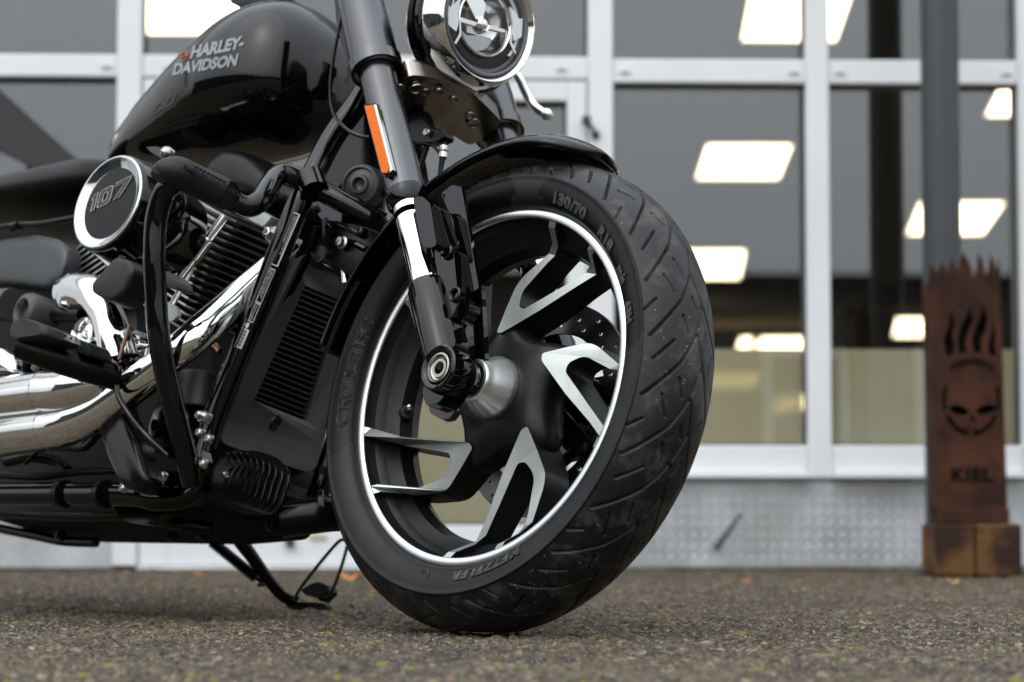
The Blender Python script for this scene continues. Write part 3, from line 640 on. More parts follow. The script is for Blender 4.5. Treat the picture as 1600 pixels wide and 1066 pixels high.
# brake disc on the far side
b = MB(); R0, R1 = .106, .1485
def annulus(b, ri, ro, n_, th, seg=96, mi=0):
    lathe(b, [(n_, ri), (n_, ro), (n_ - th, ro), (n_ - th, ri), (n_, ri)], (0, 0, 0), AX, seg, mi)
hl = []
vs = []; segs = 180
dh = [(R0 + .012 + (i % 3) * .0105, i * 360 / 48.) for i in range(48)]
outer = [V(R1 * math.cos(rad(a)), -.066, R1 * math.sin(rad(a))) for a in np.arange(0, 360, 2.5)]
inner = [V(R0 * math.cos(rad(a)), -.066, R0 * math.sin(rad(a))) for a in np.arange(0, 360, 3.)]
holes_ = [inner] + [[V(r * math.cos(rad(a)) + .0036 * math.cos(t), -.066, r * math.sin(rad(a)) + .0036 * math.sin(t)) for t in np.arange(0, 6.28, .63)] for r, a in dh]
prism(b, outer, AX * -.005, holes=holes_); dsk = b.build('brake_disc', M['disc'], wheel, ang=30)
b = MB()
for k in range(5):
    a = 40 + 72 * k; u = V(math.cos(rad(a)), 0, math.sin(rad(a))); t = V(-math.sin(rad(a)), 0, math.cos(rad(a))); o_ = V(0, -.062, 0)
    prism(b, [o_ + u * .04 - t * .018, o_ + u * .04 + t * .018, o_ + u * .115 + t * .012, o_ + u * .115 - t * .012], AX * -.006)
    lathe(b, [(0, .008), (.006, .008), (.007, .004)], o_ + u * .108, AX, 16, cap=True)
b.build('disc_carrier', M['satin'], dsk)
# valve
b = MB(); o_ = Q(636, 644, .004); ax_ = (V(.0, .6, 0) + V(-o_.x, 0, -o_.z).normalized() * .8).normalized()
lathe(b, [(-.012, .011), (.0, .0105), (.004, .0095), (.005, .0)], o_, ax_, 24); lathe(b, [(.004, .005), (.014, .0045), (.016, .0035)], o_, ax_, 16); lathe(b, [(.016, .0035), (.026, .0035), (.027, .0025), (.03, .0025), (.031, 0)], o_, ax_, 16, mi=1)
b.build('valve', [M['rubber'], M['steel']], wheel)
# tyre: grooves cut into the section
RC = .0775; CRO = .3215
NT = 12 * 176; pitch = 30.
nt_ = np.linspace(-.0665, .0665, 108)
srf = CRO - RC + np.sqrt(RC ** 2 - nt_ ** 2)
side = [(.0678, .2855), (.0682, .283), (.0672, .281), (.0672, .276), (.0665, .268), (.0640, .258), (.0590, .250), (.0540, .2462), (.0510, .2452), (.0490, .2445), (.044, .2405)]
pn = np.concatenate([[-s[0] for s in side[::-1]], nt_, [s[0] for s in side]]); pr = np.concatenate([[s[1] for s in side[::-1]], srf, [s[1] for s in side]])
arc = RC * np.arcsin(np.clip(pn / RC, -1, 1)); isT = (np.abs(pn) < .0666) & (pr > .2835)
segl = []
def addg(L, w, d, ph=0, mir=False):
    L = [(a + ph, (-n_ if mir else n_) / 1000.) for a, n_ in L]
    for p, q in zip(L[:-1], L[1:]): segl.append((p, q, w, d))
for mir, ph in ((False, 38.4), (True, 31.0)):
    for h_ in (0, 15): addg([(11, -5), (7.5, 0), (3.6, 7), (0, 16), (-3.9, 27), (-8.6, 45), (-13.6, 61)], .00135, .0042, ph + h_, mir); addg([(-7.8, 27), (-12, 19.5)], .0012, .0038, ph + h_, mir)
    addg([(-12.3, 44), (-17.1, 35)], .0012, .0038, ph, mir); addg([(-18.9, 55), (-21.7, 65)], .0011, .0035, ph, mir); addg([(-17.8, 11.5), (-20.5, 5.5)], .0011, .0032, ph, mir)
    addg([(.7, 38), (-4.4, 57)], .0012, .0038, ph, mir)
theta = np.arange(176) / 176 * pitch; TH, AR = np.meshgrid(theta, arc, indexing='ij'); D = np.zeros_like(TH)
for (a0, n0), (a1, n1), w_, d_ in segl:
    s0 = RC * math.asin(n0 / RC); s1 = RC * math.asin(n1 / RC)
    for sh in range(-4, 5):
        k0 = math.floor(((a0 + a1) / 2) / pitch)
        b0 = a0 - k0 * pitch + sh * pitch; b1 = a1 - k0 * pitch + sh * pitch
        if max(b0, b1) < -3 or min(b0, b1) > pitch + 3: continue
        x0, x1 = rad(b0) * .307, rad(b1) * .307; X_ = np.radians(TH) * .307
        dx, dy = x1 - x0, s1 - s0; t = np.clip(((X_ - x0) * dx + (AR - s0) * dy) / (dx * dx + dy * dy), 0, 1)
        ds = np.hypot(X_ - x0 - t * dx, AR - s0 - t * dy)
        e_ = np.clip((w_ + .0006 - ds) / .0010, 0, 1); D = np.maximum(D, d_ * e_ * e_ * (3 - 2 * e_))
D[:, ~isT] = 0
D = np.tile(D, (12, 1)); TA = np.radians(np.arange(NT) * 360 / NT)[:, None]
nrm_n = np.where(isT, pn / RC, 0); nrm_r = np.where(isT, np.sqrt(1 - (pn / RC) ** 2), 0)
RR_ = pr[None] - D * nrm_r[None]; NV = pn[None] - D * nrm_n[None]
X_ = RR_ * np.cos(TA); Z_ = RR_ * np.sin(TA); Y_ = -NV
# flatten where it carries the bike (world z of each vertex)
wz = CC.z + FF.z * X_ - NN.z * Y_ + UU.z * Z_ if False else CC.z + X_ * FF.z + NV * NN.z + Z_ * UU.z
pen = np.maximum(.0048 - wz, 0); Z_ = Z_ + pen / UU.z
print('tyre min z', wz.min())
tm = grid_mesh('tyre', X_, Y_, Z_, wrap_u=True)
for k in ('tread', 'rubber', 'dark_rubber'): tm.materials.append(M[k])
mi = np.zeros((NT, len(pn) - 1), np.int32); cp = (np.abs(pn[1:]) + np.abs(pn[:-1])) / 2; cr = (pr[1:] + pr[:-1]) / 2
sw = (cr < .2852); mi[:, sw] = 1
ang_ = np.arange(NT) * 360 / NT
for a0, a1 in ((6, 76), (88, 198), (222, 330)):
    band = sw & (cr > .2475) & (pn[1:] > 0)
    for j in np.where(band)[0]:
        tip = 4.5 * abs(cr[j] - .266) / .019; k = (ang_ > a0 + tip) & (ang_ < a1 - 0 + 4 - tip)
        if a0 != 222: mi[k, j] = 2
tm.polygons.foreach_set('material_index', mi.ravel())
to = bpy.data.objects.new('tyre', tm); COL.objects.link(to); attach(to, wheel)
def sidewall_text(body, a_start, r0, size, xs=1., outline=0., flat=False, name='lettering', m='raised', sp=1.):
    vs_, fs_ = text2d(body, size=size, off=.0011 if not outline else 0, outline=outline, xs=xs, spacing=sp, extrude=0 if outline else .0004)
    b = MB(); out = []
    for x, y, z in vs_:
        r = r0 + y; a = rad(a_start) - x / r0; n_ = float(np.interp(r, [.2452, .25, .258, .268, .276, .281], [.0535, .0590, .0640, .0665, .0672, .0672]))
        out.append(V(r * math.cos(a), n_ + .0014 + z, r * math.sin(a)))
    b.add(out, fs_); return b.build(name, M[m], to, smooth=False)
sidewall_text('130/70', 73.3, .2535, .0195, 1.3, sp=1.05)
sidewall_text('R18', 48.8, .2540, .0190, 1.25, sp=1.05); sidewall_text('m/c', 33.2, .255, .0170, 1.05); sidewall_text('63H', 21.0, .256, .0160, 1.05)
sidewall_text('CRUISETEC', 192.6, .2500, .024, 1.25, outline=.0005, m='raised_dark')
sidewall_text('METZELER', 301.0, .2545, .0165, 1.28, m='raised_dark', sp=1.22)
b = MB(); cc_ = V(.2605 * math.cos(rad(263.5)), .0655, .2605 * math.sin(rad(263.5)))
tube(b, [cc_ + V(math.cos(t) * .0075, 0, math.sin(t) * .0075) for t in np.arange(0, 6.4, .3)], .0006, 5, 1); b.build('emblem', M['raised'], to)

# ---------------- front fender (follows the wheel)
b = MB(); vs = []; fs = []
NA, NL = 72, 17; A0, A1 = 74.5, 170
for i in range(NA + 1):
    a = A0 + (A1 - A0) * i / NA; e = min(1, (i / NA) / .16); wdt = .0785 * math.sqrt(max(1 - (1 - e) ** 2.4, .0))
    wdt = max(wdt, .006); lift = .006 * math.exp(-((a - 86) / 22) ** 2) - .012 * (1 - e) ** 3
    for j in range(NL):
        t = -1 + 2 * j / (NL - 1); n_ = wdt * math.sin(t * 1.35) / math.sin(1.35); r = .350 + lift - .034 * (wdt / .0785) * (1 - math.cos(t * 1.35)) - (.004 if abs(t) == 1 else 0)
        vs.append(V(r * math.cos(rad(a)), n_, r * math.sin(rad(a))))
for i in range(NA):
    for j in range(NL - 1): fs.append((i * NL + j, i * NL + j + 1, (i + 1) * NL + j + 1, (i + 1) * NL + j))
b.add(vs, fs); fen = b.build('front_fender', M['gloss'], bike, ang=60); so_ = fen.modifiers.new('solid', 'SOLIDIFY'); so_.thickness = .003; so_.offset = 0
# strut plates between fender and fork leg
b = MB()
prism(b, rnd(pxp([(688, 303), (706, 289), (721, 292), (746, 452), (736, 458), (727, 440), (712, 352)], .098), .004), AX * -.006)
prism(b, rnd(pxp([(712, 292), (721, 293), (748, 450), (741, 455)], .104), .002), AX * -.006)
prism(b, rnd(pxp([(662, 316), (690, 304), (712, 352), (716, 385), (690, 388), (684, 342)], .094), .004), AX * -.005)
prism(b, pxp([(737, 450), (752, 450), (758, 560), (742, 562)], .07), AX * -.008)
b.build('fender_bracket', M['gloss'], fen, bevel=.0012, smooth=False)

# ---------------- fork
AF = V(-.506, 0, .862).normalized()
def fp(n_, t, dg=0.): return V(-.006, n_, 0) + AF * t + AF.cross(AX) * dg     # on the fork axis at distance t above the axle
GF = V(.862, 0, .506)                                     # forwards, square to the fork
def tpx(y):  # distance along the right fork leg whose centre is at picture row y
    lo, hi = -.1, 1.
    for _ in range(40):
        m_ = (lo + hi) / 2; p = fp(.115, m_); X = CC + FF * p.x + NN * (-p.y) + UU * p.z - CAM; yy = 533 - FPX * X.dot(CUP) / X.dot(CFW)
        if yy > y: lo = m_
        else: hi = m_
    return lo
T = {y: tpx(y) for y in (0, -60, 20, 84, 98, 112, 122, 305, 318, 335, 448, 455, 520, 560)}
for side_ in (1, -1):
    n_ = .115 if side_ > 0 else -.137; o_ = fp(n_, 0)
    b = MB(); r_ = .0265
    lathe(b, [(T[448], .021), (T[448] + .001, .0255), (T[455], .0275), (T[520], .0275), (T[560], .026), (.03, .022), (.024, .012), (.022, .0)], o_, AF, 48)
    fork = b.build('fork_leg', M['gloss'], bike, ang=40)
    b = MB(); lathe(b, [(T[335] - .01, .0225), (T[448] - .0008, .0225)], o_, AF, 48); lathe(b, [(T[318], .0225), (T[335], .0225)], o_, AF, 48); b.build('chrome_slider', M['chrome'], fork)
    b = MB(); lathe(b, [(T[318] - .008, .024), (T[318], .029), (T[305] + .002, .029), (T[305] + .003, .0265)], o_, AF, 48); b.build('seal_ring', M['gloss'], fork)
    b = MB(); lathe(b, [(T[305], .0268), (T[305] + .02, .027), (T[122], .0262), (T[112] + .06, .0262)], o_, AF, 56); ft = b.build('fork_tube', M['fork_tube'], fork)
    b = MB(); lathe(b, [(T[112], .032), (T[112] - .001, .0375), (T[98], .038), (T[98] + .0012, .0352), (T[84] + .03, .0348), (T[0], .0325), (T[0] + .12, .031)], o_, AF, 56)
    cov = b.build('fork_cover', M['fork_tube'], fork, ang=30)
    # flat rear flange of the cover
    b = MB(); prism(b, [fp(n_ + .004, T[98]) + GF * -.03, fp(n_ + .004, T[98]) + GF * -.046, fp(n_ + .004, T[0] - .02) + GF * -.052, fp(n_ + .004, T[-60]) + GF * -.04, fp(n_ + .004, T[-60]) + GF * -.02], AX * -.012 * side_)
    b.build('cover_flange', M['semi'], fork, bevel=.002, smooth=False)
    # axle clamp lug
    b = MB(); c_ = Q(683, 573.5, .143); c_ = V(c_.x, .143 * side_, c_.z)
    lathe(b, [(-.046, .027), (-.040, .031), (-.012, .0325), (-.002, .031), (0, .0285), (-.001, .0245), (-.003, .0225)], c_, AX * side_, 48)
    lug = b.build('axle_lug', M['gloss'], fork, ang=35)
    b = MB(); lathe(b, [(-.004, .0205), (-.0015, .0200), (-.001, .0175), (-.0045, .0160), (-.006, .0120), (-.014, .0112)], c_, AX * side_, 40)
    lathe(b, [(-.0035, .0125), (-.0035, .0085)], c_, AX * side_, 40)
    lathe(b, [(-.0035, .0085), (-.016, .008), (-.016, 0)], c_, AX * side_, 6)
    b.build('axle_bolt', mat('dull_axle_steel', (.34, .32, .28), .25, 1), lug, ang=25)
    b = MB(); prism(b, rnd([V(-.03, n_ + .012 * side_, .0), V(-.032, n_ + .012 * side_, -.032), V(-.018, n_ + .012 * side_, -.052), V(.004, n_ + .012 * side_, -.048), V(.028, n_ + .012 * side_, -.018), V(.02, n_ + .012 * side_, .02)], .006), AX * -.034 * side_)
    b.build('lug_foot', M['gloss'], lug, bevel=.003, smooth=False)
    # calliper style carrier running up the inner side of the leg
    b = MB()
    if side_ > 0:
        prism(b, rnd(pxp([(640, 462), (654, 486), (676, 556), (668, 562), (654, 528), (636, 472)], .128), .003), AX * -.02)
        prism(b, rnd(pxp([(690, 500), (704, 498), (712, 535), (704, 552), (694, 545), (686, 520)], .128), .005), AX * -.025)
        prism(b, rnd(pxp([(704, 492), (716, 470), (735, 470), (733, 486), (722, 500), (727, 560), (732, 600), (722, 608), (712, 560)], .105), .004), AX * -.02)
        prism(b, rnd(pxp([(678, 392), (694, 380), (708, 388), (714, 450), (718, 468), (704, 500), (694, 470), (697, 452), (684, 430)], .118), .006), AX * -.03)
        b.build('leg_bracket', M['gloss'], fork, bevel=.0015, smooth=False)
        b = MB(); prism(b, rnd(pxp([(645, 309), (660, 307), (672, 318), (682, 384), (670, 388), (658, 381)], .139), .005), AX * -.014)
        prism(b, rnd(pxp([(672, 318), (686, 324), (702, 384), (690, 392), (682, 386)], .125), .004), AX * -.02)
        b.build('leg_guard', M['gloss'], fork, bevel=.002, smooth=False)
        for x_, y_ in ((697, 393), (710, 460)):
            b = MB(); lathe(b, [(-.012, .0105), (0, .0105), (.0015, .0085), (-.001, .006), (-.006, .006), (-.006, 0)], Q(x_, y_, .122), AX, 28); b.build('bolt', M['gloss'], fork)
        # amber reflector
        b = MB()
        def rf(px, py, n0): return Q(px, py, n0)
        outer_ = [rf(568, 163, .150), rf(588, 161, .1450), rf(614, 266, .1450), rf(608, 277, .148), rf(596, 275, .150)]
        prism(b, rnd(outer_, .003), AX * -.02); rfo = b.build('reflector_frame', M['satin'], fork, bevel=.001, smooth=False)
        b = MB(); prism(b, rnd([rf(569.5, 166, .1535), rf(583, 163.5, .1515), rf(608, 262, .1515), rf(605, 270, .152), rf(596.5, 270, .1535)], .002), AX * -.006)
        b.build('reflector', M['amber'], rfo, bevel=.0012, smooth=False)
        b = MB(); prism(b, [rf(584, 163.5, .1505), rf(588, 163.5, .149), rf(613.5, 265, .149), rf(609.5, 269, .1505)], AX * -.006); b.build('reflector_edge', M['smoke'], rfo, smooth=False)
# ---------------- lower fork clamp
TC = (T[112] + T[122]) / 2 + .001
def cp_(n_, g, t=0.): return V(-.006, n_, 0) + AF * (TC + t) + GF * g
b = MB()
pl = []
for s in (1, -1):
    lathe(b, [(.006, .0275), (.005, .0325), (.007, .0345), (.022, .0362), (.022, .0275)], cp_(.115 if s > 0 else -.137, 0), AF, 48)
pts = [(-.105, .034), (-.06, .046), (-.02, .056), (.02, .056), (.06, .046), (.088, .034), (.084, -.03), (.055, -.026), (.04, -.06), (.024, -.082), (-.024, -.082), (-.04, -.06), (-.055, -.026), (-.10, -.03)]
prism(b, rnd([cp_(n_, g, -.013) for n_, g in pts], .012), AF * .03)
prism(b, rnd([cp_(n_, g - .008 if g > 0 else g * .55, -.0165) for n_, g in [(-.07, .03), (-.04, .044), (0, .05), (.04, .044), (.07, .03), (.068, .016), (.03, .03), (-.03, .03), (-.068, .016)]], .006), AF * .006)
tcl = b.build('fork_clamp', M['clamp'], bike, bevel=.0025, ang=35)
b = MB(); lathe(b, [(-.026, .012), (-.027, .024), (-.024, .027), (-.012, .028)], cp_(0, -.045), AF, 40, cap=True); lathe(b, [(-.034, 0), (-.034, .011), (-.026, .012)], cp_(0, -.045), AF, 6); b.build('stem_nut', M['satin'], tcl)
for n_, g, r_ in ((.062, .02, .0085), (.046, .022, .0058), (-.046, .022, .0058), (-.062, .012, .0085), (.0, .034, .005), (.03, .034, .005), (.084, .006, .008)):
    b = MB(); lathe(b, [(-.0172, r_ + .0022), (-.019, r_ + .0018), (-.0188, r_), (-.0145, r_ * .9), (-.0145, 0)], cp_(n_, g), AF, 24); b.build('clamp_bolt', M['clamp'], tcl)
# hose guide and brake hose under the clamp
b = MB(); prism(b, rnd(pxp([(636, 183), (652, 176), (672, 200), (694, 206), (694, 214), (680, 221), (655, 222), (646, 222)], .03), .005), AX * -.02); hg = b.build('hose_guide', M['satin'], bike, bevel=.002, smooth=False)
b = MB(); lathe(b, [(0, .0055), (.003, .005), (.004, 0)], Q(667, 207, .034), AX, 16); b.build('screw', M['steel'], hg)
b = MB(); tube(b, [Q(693, 205, .02), Q(694, 222, .02), Q(693, 240, .02), Q(689, 262, .02), Q(686, 296, .02)], [.0035, .0042, .005, .0036, .0036], 10); tube(b, [Q(645, 228, .03), Q(660, 224, .03), Q(676, 228, .03), Q(684, 236, .025), Q(690, 243, .02)], .0022, 8)
tube(b, [Q(668, 226, .0), Q(660, 250, .0), Q(656, 262, 0)], .0045, 8)
hs_ = b.build('brake_hose', M['satin'], bike)
b = MB(); a_ = (Q(693, 232, .02) - Q(692, 246, .02)).normalized(); lathe(b, [(0, .0062), (.008, .0062), (.009, .0048), (.014, .0062), (.018, .006)], Q(692, 247, .02), a_, 16, cap=True); b.build('hose_fitting', M['steel'], hs_)
b = MB(); tube(b, [Q(533, -20, .12), Q(532, 30, .12), Q(521, 90, .115), Q(516, 140, .11), Q(522, 178, .105), Q(541, 202, .1), Q(560, 212, .095), Q(577, 215, .09)], .0027, 8); b.build('clutch_cable', M['semi'], bike)

# ---------------- headlight
HC = Q(762, 35, 0); HA = WX((.657, -.753, -.02)); HR = .0862
hx_ = HA.cross(WX((0, 0, 1))).normalized() * -1; hy_ = HA.cross(hx_) ; hy_ = hy_ if (RM.to_3x3() @ hy_).z > 0 else -hy_
if (RM.to_3x3() @ hx_).x < 0: hx_ = -hx_
def hp(x, y, d=0.): return HC + hx_ * x + hy_ * y + HA * d
b = MB(); lathe(b, [(-.034, .0935), (-.036, .0985), (-.045, .100), (-.065, .096), (-.09, .078), (-.115, .05), (-.125, 0)], HC, HA, 72)
hl = b.build('headlight', M['gloss'], bike)
b = MB(); lathe(b, [(-.036, .0945), (-.030, .0950), (-.012, .0925), (-.002, .0890), (.003, .0868), (.0045, .0850), (.0035, .0832), (-.001, .0805), (-.003, .0778), (-.006, .0775)], HC, HA, 96)
b.build('trim_ring', M['chrome'], hl, ang=50)
b = MB(); lathe(b, [(-.003, .0775), (.0, .0755), (-.001, .073), (-.008, .071), (-.008, .066), (-.006, .0655)], HC, HA, 96); b.build('inner_ring', M['dark_fin'], hl, ang=40)
b = MB(); lathe(b, [(-.009, .072), (-.008, .050), (-.010, .047)], HC, HA, 96); fc = b.build('lamp_face', M['satin'], hl, ang=50)
b = MB(); lathe(b, [(-.0085, .0655), (-.0055, .0645), (-.005, .0628), (-.0085, .0615)], HC, HA, 96, start=-28, sweep=236) ; b.build('light_ring', M['clear'], fc)
def hz(L, d, th, m, nm, bev=.0008, par=None):
    b = MB(); prism(b, rnd([hp(x, y, d) for x, y in L], .002, 3), HA * -th); return b.build(nm, M[m], par or fc, bevel=bev, smooth=False)
for s in (1, -1):
    hz([(s * .046, .03), (s * .064, .014), (s * .071, .016), (s * .069, -.012), (s * .054, -.02), (s * .050, -.006), (s * .052, .004)], -.0045, .005, 'clear', 'side_marker')
    hz([(s * .050, -.004), (s * .049, -.022), (s * .058, -.036), (s * .056, -.039), (s * .0455, -.024), (s * .047, -.003)], -.0035, .004, 'lip', 'marker_edge')
b = MB(); lathe(b, [(-.008, .0500), (-.0045, .0492), (-.004, .0478), (-.0065, .0455), (-.012, .0445)], HC, HA, 80); b.build('projector_ring', M['chrome'], fc, ang=60)
b = MB(); lathe(b, [(-.010, .0448), (-.022, .041), (-.034, .031), (-.042, .016), (-.043, 0)], HC, HA, 64); bowl = b.build('reflector_bowl', M['smoke'], fc, ang=70)
hz([(-.043, .0035), (-.008, -.0005), (.008, -.0005), (.043, -.0035), (.043, -.0085), (.008, -.0065), (-.008, -.0065), (-.043, -.003)], -.011, .008, 'lip', 'cross_bar', par=bowl)
hz([(-.03, .038), (-.006, .005), (.006, .005), (.012, .03), (0, .043)], -.018, .01, 'chrome', 'upper_reflector', par=bowl)
hz([(-.043, -.012), (.03, -.016), (.028, -.034), (0, -.043), (-.028, -.034)], -.026, .004, 'smoke', 'lower_reflector', par=bowl)
b = MB(); lathe(b, [(-.02, .013), (-.008, .0115), (-.006, .009), (-.0075, .0075), (-.0065, .005), (-.006, 0)], hp(0, -.002), HA, 32); b.build('projector', M['chrome'], bowl)
b = MB(); lathe(b, [(.0, .0775), (.004, .06), (.0065, .035), (.007, 0)], HC, HA, 64); b.build('lens', M['lens'], hl)
# headlight bracket strap under the lamp
b = MB(); lathe(b, [(-.046, .1003), (-.046, .1025), (-.058, .1005), (-.058, .0985)], HC, HA, 72); b.build('bezel_band', M['gloss'], hl)
# handlebar lever end showing on the far side
b = MB(); tube(b, [Q(800, 108, -.2), Q(811, 122, -.21), Q(819, 138, -.22), Q(828, 156, -.23), Q(838, 169, -.235), Q(853, 180, -.245)], [.006, .007, .0075, .0075, .0072, .0078], 14)
ek = Q(854, 179, -.245); lathe(b, [(-.010, 0), (-.008, .006), (-.003, .0096), (.003, .0096), (.008, .006), (.010, 0)], ek, hx_, 20); b.build('brake_lever', M['lip'], bike)

# ---------------- fuel tank
def sect(f_, wd, ut, ub, pt=.8, sh=.0, N_=40):
    """one cross-section ring: wd half-width, ut/ub top/bottom, widest at um"""
    um = ub + (ut - ub) * (.42 + sh); out = []
    for j in range(N_):
        a = 2 * math.pi * j / N_; c, s_ = math.cos(a), math.sin(a)
        x = wd * math.copysign(abs(c) ** .85, c)
        y = um + ((ut - um) * math.copysign(abs(s_) ** pt, s_) if s_ > 0 else (um - ub) * math.copysign(abs(s_) ** .7, s_))
        out.append(V(f_, x, y))
    return out
TS = [(-1.04,.010,.450,.435),(-1.03,.028,.465,.427),(-1.005,.044,.484,.422),(-.965,.062,.506,.418),(-.92,.079,.530,.414),(-.86,.097,.560,.412),(-.80,.113,.591,.412),(-.74,.125,.620,.414),(-.69,.131,.641,.418),(-.64,.128,.652,.424),(-.595,.117,.645,.434),(-.565,.101,.622,.446),(-.545,.079,.590,.462),(-.534,.043,.55,.482),(-.531,.012,.53,.50)]
b = MB(); R_ = [sect(*t) for t in TS]
# refine lengthwise
LR = []
cols = list(zip(*R_)); fine = [spline(list(c), 5) for c in cols]; nL = len(fine[0]); N_ = len(cols)
vs = [fine[j][i] for i in range(nL) for j in range(N_)]
fs = [(i * N_ + j, i * N_ + (j + 1) % N_, (i + 1) * N_ + (j + 1) % N_, (i + 1) * N_ + j) for i in range(nL - 1) for j in range(N_)]
fs += [tuple(range(N_)), tuple((nL - 1) * N_ + j for j in range(N_))]
b.add(vs, fs); tank = b.build('fuel_tank', M['gloss'], bike, ang=80); ss = tank.modifiers.new('sub', 'SUBSURF'); ss.levels = ss.render_levels = 1
from mathutils.bvhtree import BVHTree
TB = BVHTree.FromPolygons([Vector(v) for v in b.v], b.f)
RI = RM.to_3x3().inverted()
def on_tank(px, py, lift=.0008):
    o_ = RI @ (CAM - CC); d_ = (RI @ ray(px, py)).normalized(); h = TB.ray_cast(o_, d_)
    return (h[0] - d_ * (lift * 2)) if h[0] is not None else None
def decal(body, O, X, Y, name, m, **k):
    """print laid on the tank: O origin px, X/Y px vectors per unit"""
    vs_, fs_ = text2d(body, **k); out = []; ok = True
    for x, y, z in vs_:
        p = on_tank(O[0] + X[0] * x + Y[0] * y, O[1] + X[1] * x + Y[1] * y)
        if p is None: p = out[-1] if out else V(0, 0, 0); ok = False
        out.append(tuple(p))
    b = MB(); b.add(out, fs_); print('decal', body, ok); return b.build(name, M[m], tank, smooth=False)
decal('HARLEY-', (296, 91), (21.5, -4.3), (5, -26), 'lettering', 'print', off=.045, shear=.1, xs=1.0, spacing=.98)
decal('DAVIDSON', (268, 117), (20.2, -3.1), (5, -24), 'lettering', 'print', off=.045, shear=.1, xs=1.0, spacing=.98)
def px_line(L, w_, name, m, par=tank):
    b = MB(); P = [on_tank(*p) for p in L]; P = [p for p in P if p is not None]
    if len(P) > 1: tube(b, P, w_, 6, 1); return b.build(name, M[m], par)
px_line([(288, 82), (292, 84), (293, 88), (290, 94), (285, 96), (282, 93), (283, 87), (288, 82)], .0008, 'emblem', 'red_print'); px_line([(282, 91), (294, 86)], .0014, 'emblem', 'red_print')
px_line([(275, 147), (270, 160), (262, 166), (252, 171), (239, 183), (249, 161)], .0007, 'pinstripe', 'print')
px_line([(266, 150), (261, 160), (250, 170), (243, 178)], .0006, 'pinstripe', 'print')
# tank cap / console
b = MB(); lathe(b, [(-.02, .03), (.004, .03), (.012, .026), (.014, 0)], V(-.74, 0, .685), V(-.1, 0, 1), 40); b.build('tank_cap', M['gloss'], tank)
b = MB(); prism(b, rnd(pxp([(355, -6), (362, 6), (420, 2), (440, -10)], .05), .004), AX * -.1); b.build('console', M['satin'], tank, bevel=.003, smooth=False)

# ---------------- seat, side cover, rear details
b = MB(); SS = [(-1.75, .14, .40, .34), (-1.6, .15, .400, .335), (-1.45, .145, .395, .33), (-1.32, .135, .395, .335), (-1.22, .12, .405, .34), (-1.13, .095, .422, .355), (-1.075, .065, .436, .375), (-1.04, .02, .440, .40)]
R_ = [sect(*t, pt=.55) for t in SS]; cols = list(zip(*R_)); fine = [spline(list(c), 4) for c in cols]; nL = len(fine[0])
vs = [fine[j][i] for i in range(nL) for j in range(N_)]
fs = [(i * N_ + j, i * N_ + (j + 1) % N_, (i + 1) * N_ + (j + 1) % N_, (i + 1) * N_ + j) for i in range(nL - 1) for j in range(N_)] + [tuple(range(N_)), tuple((nL - 1) * N_ + j for j in range(N_))]
b.add(vs, fs); b.build('seat', M['leather'], bike, ang=80)
b = MB(); dome(b, rnd(pxp([(-40, 385), (14, 374), (60, 368), (92, 374), (106, 390), (104, 412), (94, 440), (78, 452), (40, 446), (-40, 440)], .155), .012), AX * -.03, .007)
b.build('side_cover', M['cover_grey'], bike, ang=75)
b = MB(); tube(b, [Q(-20, 362, .17), Q(20, 352, .17), Q(60, 350, .17), Q(100, 344, .17), Q(120, 340, .16)], .005, 8); tube(b, [Q(20, 356, .17), Q(30, 352, .17)], .008, 8); b.build('seat_rail', M['satin'], bike)

# ---------------- frame
b = MB()
tube(b, [Q(585, 120, .02), Q(556, 165, .04), Q(520, 215, .062), Q(490, 272, .085), Q(462, 330, .1), Q(436, 395, .105), Q(404, 478, .105), Q(365, 575, .105), Q(334, 655, .105), Q(318, 712, .105), Q(300, 768, .11), Q(250, 780, .13), Q(190, 772, .14), Q(0, 772, .15), Q(-60, 772, .15)], .0175, 20)
frame = b.build('frame', M['gloss'], bike)
b = MB(); tube(b, [Q(600, 150, -.02), Q(585, 330, -.08), Q(572, 450, -.1), Q(556, 560, -.1), Q(538, 645, -.1), Q(510, 735, -.1), Q(487, 790, -.1), Q(440, 815, -.1), Q(300, 815, -.1)], .0165, 18)
b.build('left_downtube', M['gloss'], frame)
for x_, y_, x2, y2, n_ in ((536, 655, 533, 668, -.1), (512, 730, 507, 742, -.1)):
    b = MB(); o1, o2 = Q(x_, y_, n_), Q(x2, y2, n_); tube(b, [o1, o2], .0195, 20, 1); b.build('tube_clamp', M['satin'], frame)
b = MB()
prism(b, rnd(pxp([(560, 120), (600, 110), (630, 300), (600, 310), (560, 262), (520, 300), (505, 280), (530, 200)], .02), .006), AX * -.06); b.build('steering_head', M['semi'], frame, bevel=.006, ang=60)
for x_ in (96, 160):
    b = MB(); tube(b, [Q(x_, 772, .15), Q(x_ + 7, 772, .15)], .0205, 20, 1); b.build('rail_clamp', M['satin'], frame)
